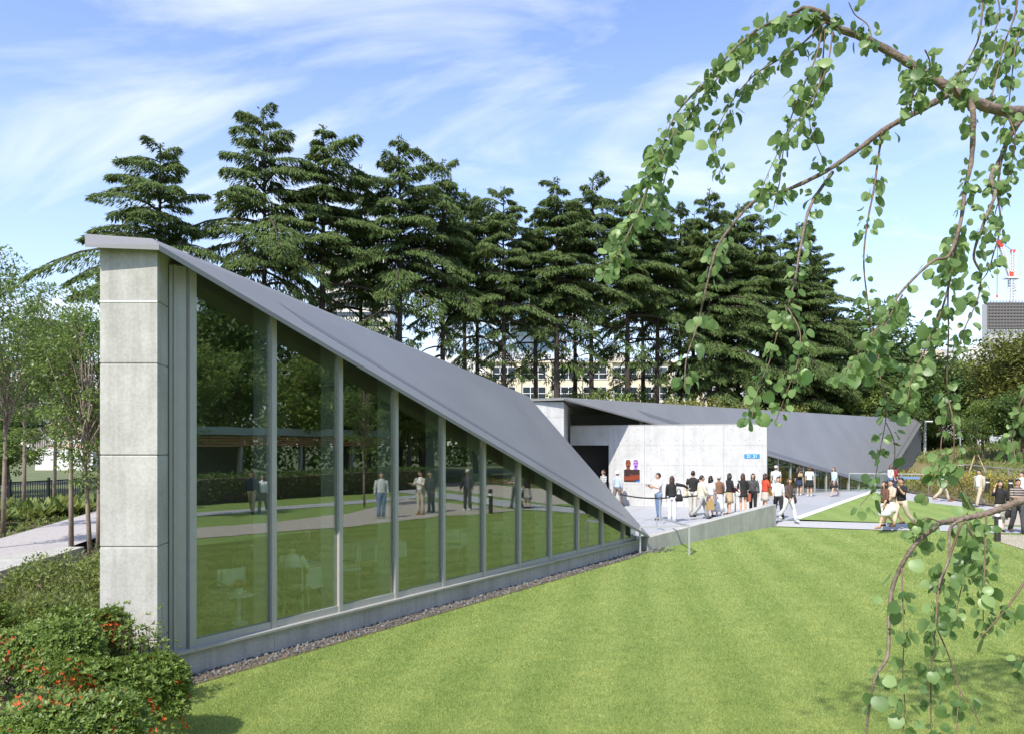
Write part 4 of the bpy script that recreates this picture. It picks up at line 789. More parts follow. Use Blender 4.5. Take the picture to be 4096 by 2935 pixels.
# leafy plants between path and fence
hp = None
for i in range(46):
    t = i / 46.0; p = (fa + fu * (FL * t)).lerp(pl_[0].xy.lerp(pl_[3].xy, t), .30 + .55 * random.random())
    if hp is None:
        n = 42; az = rng.uniform(0, 6.28, n); r = rng.uniform(.02, .18, n); base = np.stack([np.cos(az) * r, np.sin(az) * r, rng.uniform(0, .2, n)], 1); dv = unit(np.stack([np.cos(az), np.sin(az), rng.uniform(.3, 1.2, n)], 1)); V, Fq = hexleaves(base, dv, unit(np.cross(dv, [0, 0, 1.0])), rng.uniform(.25, .42, n), rng.uniform(.10, .17, n), .12); o = mesh('hosta_plant', V, Fq, L_hosta); hp = o
    else: o = hp.copy(); COL.objects.link(o)
    o.location = (p.x, p.y, -.06); o.rotation_euler = (0, 0, i * 1.7); o.scale = (1.2 + .5 * random.random(),) * 3; tag(o, 'broad-leaved hosta clump between the paved path and the black fence', 'plant', 'hosta plants along the fence')
def area_fn(poly, z0, z1):
    xs = [p[0] for p in poly]; ys = [p[1] for p in poly]
    def fn(n):
        P_ = []
        while len(P_) < n:
            a = (random.uniform(min(xs), max(xs)), random.uniform(min(ys), max(ys)))
            if inside(a, poly): P_.append(a)
        P_ = np.array(P_); h = z0 + (z1 - z0) * rng.uniform(0, 1, n) * (.55 + .45 * np.sin(P_[:, 0] * 1.3) * np.cos(P_[:, 1] * 1.7)); return np.stack([P_[:, 0], P_[:, 1], h], 1), np.tile([0, 0, 1.0], (n, 1))
    return fn
poly = [tuple(fa + Vector((-.6, 0))), tuple(pl_[0].xy), tuple(pl_[1].xy), tuple(pl_[3].xy), tuple(fb + Vector((.5, 0))), tuple(fb + Vector((-3, 0)))]
leafbox('ground_cover', 0, 7000, area_fn(poly, -.25, .22), L_nandina, .13, 'low ground cover between the paved path and the black fence', 'ground cover', kind='stuff')
poly2 = [(-5.5, 10.9), (-7.0, 17), (-8.0, 26), (-11.6, 24), (-10.6, 19.5), (-9.6, 16.5), (-8.4, 12)]
leafbox('ground_cover', 0, 9000, area_fn(poly2, -.3, .25), L_nandina, .075, 'low ground cover beside the concrete pillar and bench wall', 'ground cover', kind='stuff')
# ================================================================== RIGHT GARDEN
bedm = mat('bed_soil', (.13, .10, .06), .95, var=.3, vscale=2)
bd = [G(3535, 1952), G(3620, 1966), G(3932, 2018), G(4096, 2036), Vector((42, 33, 0)), Vector((46, 54, 0)), Vector((31.6, 58.5, 0)), Vector((24.5, 51.5, 0))]
strip('flower_bed', [p.xy for p in bd], .02, bedm)
leafbox('bed_planting', 0, 16000, area_fn([tuple(p.xy) for p in bd], .02, .42), L_bed, .16, 'brownish green ground cover filling the bed below the railing', 'ground cover', kind='stuff')
ykw = [(3680, 1905, 50), (3735, 1895, 54), (3790, 1893, 53), (3850, 1890, 52), (3640, 1888, 57), (4010, 1905, 47), (4060, 1910, 45), (3960, 1900, 49), (3600, 1890, 56), (3900, 1893, 53)]
for i, (x, y, Y) in enumerate(ykw):
    p = P(x, y, Y); root = empty('flowering_shrub', (p.x, p.y, 0), 0, 'low shrub dotted with yellow flowers in the garden bed', 'shrub', 'yellow flowering shrubs')
    n = 700; d_ = randdir(n); d_[:, 2] = np.abs(d_[:, 2]); b_ = d_ * np.array([.9, .7, max(.45, p.z + .25)]) * rng.uniform(.6, 1, n)[:, None]; dv = unit(d_ + rng.normal(0, .5, (n, 3))); V, Fq = kites(b_, dv, perp(dv), rng.uniform(.08, .15, n), rng.uniform(.04, .07, n)); k_ = 430
    mesh('foliage', V[:4 * k_], Fq[:k_], L_bed, root); tag(mesh('flowers', V[4 * k_:], Fq[k_:] - 4 * k_, L_yellow, root), kind='stuff')
def railing(name, pts, h, lab, glass=True, npost=2):
    r_ = empty(name, label=lab, cat='railing')
    for a, b in zip(pts[:-1], pts[1:]):
        MB().beam((a.x, a.y, a.z + h), (b.x, b.y, b.z + h), .05).build('handrail', M_alu, r_)
        for k in range(npost): p = a.lerp(b, k / (npost - 1)); MB().box((p.x, p.y, p.z + h / 2 - .05), (.05, .05, h + .1)).build('post', M_alu, r_)
        for k in range(npost - 1):
            u = a.lerp(b, (k + .03) / (npost - 1)); v = a.lerp(b, (k + .97) / (npost - 1))
            if glass: MB().bar(u.xy, v.xy, .015, min(u.z, v.z) + .06, min(u.z, v.z) + h - .06).build('glass_pane', M_glassB, r_)
            else:
                for zz in (.35, .62): MB().beam((u.x, u.y, u.z + h * zz), (v.x, v.y, v.z + h * zz), .02).build('rail', M_alu, r_)
    return r_
def PB(x, y, Y, z=0.0): p = P(x, y, Y); return Vector((p.x, p.y, z))
ra, rb = PB(3396, 1955, 48.0), PB(3714, 1955, 46.5)
hrail = railing('glass_railing', [ra, rb], 1.08, 'glass balustrade with thin steel handrail in front of the roof corner', True, 4)
a1 = rb.lerp(ra, .36); pt = MB().bar((a1.x, a1.y - .03), (rb.x - .5, rb.y - .03), .01, .78, .94).build('rail_notice', mat('notice_blue', (.16, .25, .40), .4), hrail)
railing('garden_railing', [PB(3720, 1900, 55, .25), PB(3860, 1880, 54, .45), PB(4130, 1890, 48, .25)], 1.0, 'grey post and wire railing behind the yellow flowers', False, 4)
# garden walls, mound, fence with barbs, lamp
tag(MB().bar(PB(3690, 1900, 63).xy, PB(3800, 1900, 66).xy, .3, -.1, .85).build('garden_wall', M_concL), 'pale low garden wall behind the museum roof corner', 'wall')
tag(MB().bar(PB(3700, 1850, 72).xy, PB(3790, 1850, 74).xy, .4, -.1, 2.0).build('ramp_wall', M_white), 'white ramp wall in front of the spiked fence', 'wall')
def hillz(x, y):
    d2 = ((x - 46) / 17.0) ** 2 + ((y - 70) / 16.0) ** 2; return np.where(True, 3.4 * np.exp(-d2 * 1.1) - .35, 0)
structure(gridmesh('hill', 20, 90, 52, 104, 1.3, lambda x, y: hillz(x, y) > -.33, hillz, mat('hill_earth', (.24, .18, .10), .95, col2=(.13, .14, .045), vscale=.35, bump=.6, bscale=5)))
leafbox('hill_planting', 0, 9000, lambda n: (lambda x, y: (np.stack([x, y, hillz(x, y) + rng.uniform(0, .3, n) - .05], 1), np.tile([0, 0, 1.], (n, 1))))(rng.uniform(33, 56, n), rng.uniform(56, 70, n)), L_broadL, .2, 'patchy low planting on the earth mound under the trees', 'ground cover', kind='stuff')
sf = empty('spiked_fence', label='dark slatted boundary fence with angled spikes on top', cat='fence')
sa, sb = PB(3650, 1800, 84), PB(3905, 1800, 86); N = 44
slat = MB().box((0, 0, 1.7), (.19, .03, 3.4)).build('slat', mat('fence_brown', (.065, .055, .045), .8), sf); smd = slat.data; bpy.data.objects.remove(slat)
for k in range(N): p = sa.lerp(sb, k / (N - 1)); link('slat', smd, sf, (p.x, p.y, 0))
for z in (.4, 2.9): MB().beam((sa.x, sa.y + .06, z), (sb.x, sb.y + .06, z), .06).build('rail', MATS['fence_brown'], sf)
for k in range(9):
    p = sa.lerp(sb, k / 8); MB().beam((p.x, p.y, 3.3), (p.x + .35, p.y - .35, 4.0), .05).build('spike', M_alu, sf)
lp = empty('lamp_post', PB(3841, 1800, 66), 0, 'slim grey lamp post with flat head before the spiked fence', 'lamp post')
MB().lathe((0, 0, -.1), [(.06, 0), (.055, 4.0)], 10).build('pole', M_alu, lp); MB().box((.25, 0, 3.92), (.65, .22, .09)).build('lamp_head', M_alu, lp)
lp2 = empty('roof_lamp', (R2.x + .35, R2.y + .4, 0), 0, 'slim lamp with flat white head standing at the museum roof corner', 'lamp post')
MB().lathe((0, 0, -.1), [(.05, 0), (.05, 4.9)], 10).build('pole', M_alu, lp2); MB().box((.2, 0, 4.86), (.75, .25, .10)).build('lamp_head', M_white, lp2)
# staked young tree
yt = empty('staked_tree', PB(3906, 1880, 58, .35), 0, 'young tree propped by two bamboo stakes on the mound', 'tree'); mb, V = make_broad(5, 1.3, 1.9, 3.2, .13, 34, 2400, 77, trunk_r=.06, limbs=10)
mb.build('trunk', M_bark, yt, True); mesh('crown', V, np.arange(len(V)).reshape(-1, 4), L_broad, yt); M_bamb = mat('bamboo', (.52, .40, .22), .6)
for sx in (-1, 1): MB().beam((sx * .95, -.2, -.5), (sx * .12, 0, 1.7), .06).build('stake', M_bamb, yt)
# bollard lights
for i, (x, yb, h, Z_, lb) in enumerate([(3990, 2163, .98, None, 'dark bollard with a white notice at the corner of the lawn and gravel path'), (3950, 1960, .95, 44, 'dark bollard light in the planting bed below the railing'), (4043, 1960, .95, 43, 'dark bollard light in the bed, the one beside the striped man'), (4062, 1960, .5, 46, 'short bollard light deep in the bed behind the striped man')]):
    p = G(x, yb) if Z_ is None else PB(x, 1900, Z_); o = empty('bollard_light', (p.x, p.y, 0), 0, lb, 'bollard')
    rr_ = .085 if Z_ is None else .12; mb_ = mat('bollard_brown', (.035, .028, .024), .5); MB().lathe((0, 0, -.05), [(rr_, 0), (rr_, h * .78)], 16).build('post', mb_, o); MB().lathe((0, 0, h * .73 + .001), [(rr_ * .8, 0), (rr_ * .8, h * .10)], 16).build('lamp', M_white, o); MB().lathe((0, 0, h * .83), [(rr_, 0), (rr_, h * .13), (rr_ * .8, h * .17)], 16).build('cap', mb_, o)
    if i == 0: MB().box((.03, -.088, .50), (.10, .004, .26)).build('notice', M_white, o)
# pavilion across the park, seen only in the glass
pv = empty('park_kiosk', label='flat-roofed kiosk with slatted fascia across the park, mirrored in the glass', cat='building'); ks, kd = 10, 26.5
def FB(s0, s1, d0, d1, z0, z1): return MB().ext([FS(s0, d0), FS(s1, d0), FS(s1, d1), FS(s0, d1)], z0, z1)
FB(4, 34, 25.3, 30, 3.3, 3.7).build('roof', mat('kiosk_roof', (.30, .38, .36), .6), pv)
for k in range(4): FB(4.2, 33.8, 25.5, 25.54, 2.72 + k * .14, 2.81 + k * .14).build('fascia_slat', mat('kiosk_wood', (.42, .24, .10), .7), pv)
FB(14, 24, 28.6, 29.3, 0, 3.29).build('counter_block', mat('kiosk_block', (.16, .15, .13), .8), pv)
for k in range(8): FB(4.6 + k * 4.2, 4.8 + k * 4.2, 25.7, 25.9, 0, 3.29).build('post', M_frame, pv)
# ================================================================== BUILDINGS BEHIND
def facade_building(name, lab, x0, x1, ytop, Y, depth, m, rows, rz_=0.0, wins=None, zbase=-.1, gm=None, band=False, yoff=0):
    """box building; rows: list of (z0, z1, n, margin) window rows on the front and on the right side"""
    a, b = P(x0, ytop, Y), P(x1, ytop, Y); root = empty(name, label=lab, cat='building'); W = b.x - a.x; top = a.z
    MB().ext([(a.x, Y), (b.x, Y), (b.x, Y + depth), (a.x, Y + depth)], zbase, top).build('wall', m, root)
    gm = gm or M_winfar
    for (z0, z1, n, mg) in rows:
        if band:
            MB().ext([(a.x + mg, Y - .06), (b.x - mg, Y - .06), (b.x - mg, Y + .05), (a.x + mg, Y + .05)], z0, z1).build('window_band', gm, root)
            MB().ext([(b.x - .05, Y + mg), (b.x + .06, Y + mg), (b.x + .06, Y + depth - mg), (b.x - .05, Y + depth - mg)], z0, z1).build('window_band', gm, root)
            continue
        st = W / n
        for k in range(n):
            u0, u1 = a.x + st * k + mg * st, a.x + st * (k + 1) - mg * st
            w = MB().ext([(u0, Y - .05), (u1, Y - .05), (u1, Y + .03), (u0, Y + .03)], z0, z1).build('window', gm, root)
            fr_ = MB(); c_ = (z0 + z1) / 2; t_ = .05
            for zz in (z0 + t_, z1 - t_, z0 + (z1 - z0) * .45): fr_.ext([(u0, Y - .10), (u1, Y - .10), (u1, Y - .051), (u0, Y - .051)], zz - t_, zz + t_)
            for q_ in (0, 1 / 3, 2 / 3, 1): xx = u0 + (u1 - u0) * q_; fr_.ext([(xx - t_, Y - .11), (xx + t_, Y - .11), (xx + t_, Y - .052), (xx - t_, Y - .052)], z0, z1)
            fr_.build('frame', M_white, w)
    return root, a, b, top
M_winfar = mat('far_window', (.035, .045, .055), .12, spec=.8)
M_cream = mat('cream_render', (.68, .60, .44), .8, var=.06, vscale=.3); M_crw = mat('far_white', (.66, .65, .63), .8, var=.05, vscale=.3)
zs = lambda y, Y: HC + (HZ - y) / F * Y
school, sa_, sb_, stop = facade_building('school_building', 'cream school building behind the cedar trunks with large dark lettering on its roof', 1955, 3290, 1445, 130, 14, M_cream, [(zs(1517, 130), zs(1467, 130), 11, .12), (zs(1595, 130), zs(1545, 130), 11, .12), (zs(1672, 130), zs(1622, 130), 11, .12)])
MB().ext([(sa_.x - .3, 129.5), (sb_.x + .3, 129.5), (sb_.x + .3, 129.99), (sa_.x - .3, 129.99)], stop - .25, stop).build('cornice', M_cream, school)
for k in range(12):
    xx = sa_.x + (sb_.x - sa_.x) * k / 11; MB().ext([(xx - .35, 129.6), (xx + .35, 129.6), (xx + .35, 129.995), (xx - .35, 129.995)], -.1, stop - .26).build('pier', M_cream, school)
for zz in (stop + .5, stop + 1.2): MB().beam((sa_.x, 130.3, zz), (sb_.x, 130.3, zz), .07).build('roof_rail', M_alu, school)
for k in range(28): xx = sa_.x + (sb_.x - sa_.x) * k / 27; MB().box((xx, 130.3, stop + .6), (.06, .06, 1.2)).build('rail_post', M_alu, school)
for i, ch in enumerate('港区立赤坂中学校'):
    p = P(1994 + i * 39.5, 1428, 129.9); bd_ = MB().box((p.x, 129.95, stop + .66), (1.45, .06, 1.25)).build('letter_board', mat('letter_board_white', (.72, .73, .74), .6), school)
    textmesh('letter', ch, 1.15, mat('letter_black', (.015, .015, .016), .6), bd_, (p.x, 129.9, stop + .68), (1, 0, 0), (0, 0, 1))
facade_building('white_annex', 'low white annex beside the school, above the near roof ridge', 1730, 1950, 1425, 138, 10, M_crw, [(zs(1470, 138), zs(1445, 138), 3, .33), (zs(1530, 138), zs(1505, 138), 3, .33)])
facade_building('rooftop_block', 'small beige block on the roofline behind the school railing', 2440, 2520, 1412, 150, 10, mat('far_beige', (.55, .47, .40), .8), [(zs(1432, 150), zs(1420, 150), 2, .3)])
facade_building('office_tower', 'pale office tower with horizontal window bands seen between cedar trunks', 1285, 1560, 1010, 300, 26, mat('tower_cream', (.60, .57, .52), .8), [(zs(1330 - k * 38 + 14, 300), zs(1330 - k * 38 - 5, 300), 1, .8) for k in range(9)], band=True)
gt, ga_, gb_, gtop = facade_building('glazed_tower', 'pale blue glazed tower with a curved dark balcony behind the cedars', 1905, 2262, 1130, 320, 30, mat('tower_blue', (.42, .50, .58), .35), [(zs(1400 - k * 60, 320), zs(1362 - k * 60, 320), 5, .10) for k in range(4)], gm=mat('tower_glass', (.25, .42, .60), .1, spec=.9))
mb = MB(); cxx = P(2130, 1300, 318)
for (r_, z0, z1) in ((9.0, zs(1318, 318), zs(1308, 318)), (9.0, zs(1300, 318), zs(1292, 318))):
    ang = [math.pi + math.pi * k / 14 for k in range(15)]; o_ = [(cxx.x + r_ * math.cos(a), 320 + r_ * .8 * math.sin(a)) for a in ang]; mb.ext(o_, z0, z1)
mb.build('curved_balcony', mat('balcony_dark', (.10, .11, .12), .5), gt)
facade_building('brick_tower', 'dark brown tower with upright fins rising behind the slim trees', 118, 202, 1275, 230, 14, mat('tower_brown', (.24, .21, .20), .8), [])
o = bpy.data.objects['brick_tower']; pa_ = P(118, 1275, 230); pb_ = P(202, 1275, 230)
for k in range(12): xx = pa_.x + (pb_.x - pa_.x) * (k + .5) / 12; MB().ext([(xx - .14, 229.6), (xx + .14, 229.6), (xx + .14, 229.98), (xx - .14, 229.98)], 0, pa_.z - .5).build('fin', mat('fin_brown', (.36, .32, .30), .8), o)
facade_building('pink_apartment', 'pinkish low apartment block beyond the garden fence', 195, 345, 1690, 110, 12, mat('far_pink', (.60, .42, .34), .8), [(zs(1775, 110), zs(1740, 110), 4, .22), (zs(1840, 110), zs(1805, 110), 4, .22)])
facade_building('white_house', 'white low building with a long wall beyond the garden fence', 140, 372, 1795, 90, 10, M_crw, [(zs(1835, 90), zs(1812, 90), 5, .3)])
facade_building('beige_block', 'beige block rising over the wood near the crane', 3690, 3792, 1400, 260, 18, mat('far_tan', (.52, .42, .34), .8), [(zs(1455, 260), zs(1435, 260), 2, .3)])
facade_building('white_building', 'white flat-topped building between the beige block and the scaffolded tower', 3838, 3950, 1385, 250, 18, M_crw, [(zs(1432, 250), zs(1415, 250), 4, .3)])
cs, ca_, cb_, ctop = facade_building('scaffolded_tower', 'tower under construction wrapped in scaffolding below the crane', 3951, 4200, 1212, 480, 6, mat('tower_grey', (.45, .45, .46), .8), [(zs(1340 - k * 20, 480), zs(1330 - k * 20, 480), 9, .22) for k in range(4)])
M_scaf = mat('scaffold', (.16, .15, .15), .8); mb = MB()
for k in range(9): z = ctop - k * 1.9; mb.beam((ca_.x - 1, 478.5, z), (cb_.x + 1, 478.5, z), .35)
for k in range(22): xx = ca_.x - 1 + (cb_.x - ca_.x + 2) * k / 21; mb.beam((xx, 478.5, ctop - 16), (xx, 478.5, ctop + 1.2), .3)
mb.build('scaffolding', M_scaf, cs); MB().ext([(ca_.x - .5, 479.2), (cb_.x + .5, 479.2), (cb_.x + .5, 479.6), (ca_.x - .5, 479.6)], ctop - 15, ctop - .2).build('netting', mat('netting', (.20, .185, .18), .9), cs)
# tower crane
crn = empty('tower_crane', label='red and white tower crane on top of the scaffolded tower', cat='crane'); M_cred = mat('crane_red', (.60, .07, .04), .6); M_cwht = mat('crane_white', (.62, .63, .65), .6); Yc = 490
def CP(x, y): return P(x, y, Yc)
def lattice(a, b, w, n, m, par, nm):
    mb = MB(); d = (b - a); up_ = Vector((0, 1, 0)); s_ = d.cross(up_).normalized() * w / 2
    for e in (-1, 1):
        for f in (-1, 1): mb.beam(a + s_ * e + up_ * f * w / 2, b + s_ * e + up_ * f * w / 2, .55)
    for k in range(n):
        p, q2 = a + d * (k / n), a + d * ((k + 1) / n)
        for f in (-1, 1): mb.beam(p - s_ + up_ * f * w / 2, q2 + s_ + up_ * f * w / 2, .38); mb.beam(p + s_ + up_ * f * w / 2, p - s_ + up_ * f * w / 2, .38)
    return mb.build(nm, m, par)
lattice(CP(4050, 1215), CP(4050, 1120), 3.2, 9, M_cwht, crn, 'mast'); lattice(CP(4052, 1120), CP(4052, 1005), 2.0, 10, M_cwht, crn, 'a_frame'); lattice(CP(4040, 1105), CP(4005, 990), 1.6, 12, M_cwht, crn, 'jib'); lattice(CP(4005, 990), CP(3990, 962), 1.5, 3, M_cred, crn, 'jib_tip'); MB().box(CP(4052, 1006), (2.4, 2.4, 1.6)).build('mast_tip', M_cred, crn)
MB().box(CP(4046, 1113), (8.5, 5, 1.0)).build('deck', M_cwht, crn); MB().box(CP(4041, 1098), (2.2, 3, 2.6)).build('cab', M_cred, crn); MB().box(CP(4060, 1150), (3.5, 3, 4.5)).build('machinery', M_cwht, crn)
mb = MB(); mb.beam(CP(3990, 962), CP(4052, 1005), .3); mb.beam(CP(3990, 962), CP(3988, 1190), .3); mb.build('cable', M_scaf, crn); MB().box(CP(3988, 1186), (.9, .6, 1.5)).build('hook_block', M_cred, crn)
# street lamp mirrored in the glass
p = FS(9, 21); o = empty('park_lamp', (p.x, p.y, 0), 0, 'tall curved white park lamp, mirrored in the glass panes', 'lamp post'); MB().tube([(0, 0, -.1), (0, 0, 3), (.15, 0, 5), (.6, .2, 6.2), (1.2, .4, 6.5)], [.09, .08, .07, .06, .05], 8).build('pole', M_white, o); MB().box((1.3, .43, 6.48), (.6, .2, .08)).build('lamp_head', M_white, o)
# ================================================================== WEEPING KATSURA TREE IN FRONT
kt = empty('weeping_katsura', (3.9, 3.5, -.3), 0, 'weeping tree with round heart-shaped leaves hanging on long drooping branches over the lawn', 'tree')
KO = Vector((3.9, 3.5, -.3))
M_kbark = mat('katsura_bark', (.17, .125, .095), .8, var=.45, vscale=22, bump=.6, bscale=60, stretch=(1, 1, 1)); M_twig = mat('katsura_twig', (.15, .095, .06), .7, var=.3, vscale=30)
L_kat = leafmat('katsura_leaves', (.070, .145, .034), (.285, .400, .150), .45, .40, .5)
def smooth(pts, n=6):
    o = []; p = [pts[0]] + pts + [pts[-1]]
    for i in range(1, len(p) - 2):
        for k in range(n):
            t = k / n; a, b, c, d = p[i - 1], p[i], p[i + 1], p[i + 2]
            o.append(.5 * ((2 * b) + (-a + c) * t + (2 * a - 5 * b + 4 * c - d) * t * t + (-a + 3 * b - 3 * c + d) * t ** 3))
    o.append(pts[-1]); return o
# (pixel polyline, depth at start, depth at end, radius px at start, at end, leaves per metre, from fraction)
ST = [
 ([(4300, 470), (4096, 452), (3960, 432), (3800, 355), (3650, 262), (3480, 165), (3340, 108), (3290, 55), (3215, 34), (3180, 60)], 3.5, 3.3, 34, 9, 26, .35),
 ([(3340, 108), (3230, 62), (3100, 82), (2960, 175), (2830, 320), (2710, 450), (2640, 600), (2560, 830), (2480, 1000), (2405, 1120)], 3.3, 3.0, 9, 2.5, 105, .0),
 ([(3200, 60), (3050, 130), (2900, 280), (2790, 420), (2700, 560), (2655, 730), (2620, 900)], 3.35, 3.1, 6, 2, 95, .0),
 ([(3300, 90), (3180, 200), (3020, 300), (2920, 420), (2860, 560), (2890, 700)], 3.3, 3.15, 5, 1.8, 80, .1),
 ([(2700, 520), (2640, 640), (2560, 760), (2500, 900), (2440, 1010)], 3.1, 3.0, 4, 1.6, 80, .0),
 ([(3290, 110), (3260, 240), (3190, 400), (3140, 560), (3120, 720), (3090, 850)], 3.3, 3.2, 5, 2, 52, .08),
 ([(3300, 120), (3285, 300), (3250, 430), (3240, 500), (3275, 600), (3300, 660)], 3.3, 3.25, 4, 1.6, 55, .1),
 ([(3330, 130), (3310, 260), (3250, 400), (3150, 540), (3070, 700), (3040, 790)], 3.25, 3.15, 4, 1.6, 45, .15),
 ([(3790, 380), (3700, 432), (3550, 512), (3430, 600), (3300, 688), (3150, 760), (3020, 805), (2930, 900), (2865, 1000), (2825, 1150), (2790, 1300), (2745, 1440), (2740, 1560)], 3.5, 3.1, 17, 2, 30, .12),
 ([(3330, 690), (3240, 830), (3200, 1000), (3180, 1120), (3150, 1230), (3110, 1330)], 3.35, 3.2, 9, 3, 36, .1),
 ([(3150, 1230), (3200, 1330), (3190, 1450), (3150, 1560), (3100, 1690)], 3.2, 3.1, 4, 1.8, 62, .0),
 ([(3110, 1330), (3080, 1440), (3030, 1560), (3005, 1680)], 3.2, 3.1, 3.5, 1.5, 55, .0),
 ([(3530, 525), (3515, 620), (3495, 760), (3468, 900), (3455, 1050), (3470, 1200), (3490, 1330), (3515, 1480)], 3.4, 3.3, 6, 2.5, 40, .05),
 ([(3515, 1480), (3545, 1640), (3520, 1800), (3490, 1950), (3440, 2020)], 3.3, 3.2, 3, 1.5, 40, .0),
 ([(3545, 1690), (3575, 1760), (3578, 1830), (3560, 1900)], 3.3, 3.25, 2.5, 1.5, 22, .0),
 ([(3880, 400), (3893, 470), (3886, 640), (3862, 750), (3842, 890), (3795, 1023), (3725, 1050), (3585, 1195), (3535, 1330), (3512, 1440)], 3.4, 3.1, 15, 4, 44, .05),
 ([(3842, 890), (3800, 1120), (3760, 1260), (3700, 1400), (3650, 1500), (3630, 1600)], 3.3, 3.1, 7, 2, 95, .0),
 ([(3535, 1330), (3480, 1430), (3400, 1480), (3330, 1500)], 3.1, 3.0, 4, 2, 100, .0),
 ([(3610, 1180), (3540, 1290), (3460, 1360), (3420, 1440), (3380, 1480)], 3.05, 2.9, 4, 2, 90, .0),
 ([(3830, 900), (3794, 1146), (3794, 1330), (3788, 1515), (3794, 1608), (3769, 1731), (3751, 1885), (3700, 2010)], 3.4, 3.25, 5, 2, 38, .0),
 ([(3794, 1600), (3815, 1700), (3820, 1872), (3865, 1990), (3890, 2040)], 3.3, 3.2, 4, 2, 44, .0),
 ([(4090, 470), (4036, 554), (4002, 637), (3964, 709), (3981, 775), (3940, 880), (3895, 1020), (3922, 1097), (3911, 1195), (3857, 1318), (3843, 1370)], 3.5, 3.3, 15, 2, 42, .05),
 ([(4010, 620), (3990, 760), (4003, 900), (3972, 1023), (3950, 1090), (3920, 1130)], 3.5, 3.4, 6, 2, 46, .0),
 ([(3935, -60), (3928, 60), (3915, 150), (3895, 200), (3860, 260), (3790, 340)], 3.6, 3.5, 5, 3, 50, .0),
 ([(4075, -60), (4060, 60), (4020, 170), (3985, 310), (3960, 420)], 3.6, 3.5, 5, 3, 52, .0),
 ([(4110, 60), (4066, 170), (4045, 330), (4030, 450), (4000, 560)], 3.6, 3.5, 4, 2, 56, .0),
 ([(3980, -50), (4000, 60), (3960, 160), (3900, 300), (3840, 390)], 3.65, 3.5, 4, 2, 36, .0),
 ([(4000, 420), (4060, 540), (4040, 680), (3990, 820), (3960, 950)], 3.45, 3.4, 5, 2, 60, .0),
 ([(3650, 262), (3660, 320), (3640, 400), (3600, 460)], 3.4, 3.3, 4, 2, 110, .0),
 ([(3700, 200), (3720, 260), (3690, 330), (3640, 420)], 3.3, 3.25, 4, 2, 110, .0),
 ([(3490, 165), (3470, 100), (3420, 60), (3395, 10)], 3.3, 3.3, 4, 2, 46, .0),
 ([(3880, 420), (3820, 360), (3860, 320)], 3.4, 3.35, 7, 3, 70, .2),
 ([(4200, 1500), (4110, 1560), (4070, 1650), (4050, 1740), (4060, 1830)], 3.0, 2.9, 5, 2, 75, .0),
 ([(4300, 1900), (4096, 1995), (3974, 2043), (3877, 2068), (3766, 2088), (3724, 2118), (3647, 2193), (3576, 2328), (3556, 2460), (3550, 2621), (3501, 2708), (3472, 2863), (3462, 2990)], 2.9, 2.6, 20, 5, 7, .3),
 ([(3850, 2075), (3800, 2115), (3795, 2230), (3760, 2320), (3757, 2357)], 2.75, 2.7, 9, 4, 34, .0),
 ([(3845, 2090), (3797, 2230), (3755, 2357), (3743, 2489), (3726, 2662), (3723, 2805), (3726, 2960)], 2.7, 2.6, 7, 3, 52, .15),
 ([(3745, 2505), (3795, 2621), (3841, 2760), (3881, 2811), (3920, 2900)], 2.65, 2.6, 4, 2, 30, .0),
 ([(3945, 2060), (3941, 2160), (3939, 2259), (3933, 2374), (3933, 2518)], 2.75, 2.7, 5, 2, 66, .0),
 ([(3608, 2270), (3611, 2403), (3616, 2547), (3611, 2690), (3620, 2830), (3610, 2930)], 2.65, 2.6, 4, 2, 36, .1),
 ([(4120, 2290), (4042, 2409), (3956, 2512), (3905, 2560)], 2.7, 2.65, 7, 2, 24, .4),
 ([(3766, 2088), (3700, 2070), (3670, 2110), (3680, 2170)], 2.75, 2.75, 3, 2, 70, .2),
 ([(3860, 2080), (3900, 2180), (3860, 2300), (3830, 2420), (3830, 2500)], 2.85, 2.8, 4, 2, 62, .0),
 ([(3910, 2070), (3900, 2150), (3880, 2240), (3890, 2330)], 2.9, 2.85, 4, 2, 80, .0),
 ([(4120, 2600), (4080, 2660), (4060, 2700)], 2.7, 2.7, 3, 2, 40, .2),
 ([(3842, 2760), (3830, 2850), (3825, 2930)], 2.6, 2.6, 3, 2, 36, .0),
]
LEAF = []; rk = random.Random(3)
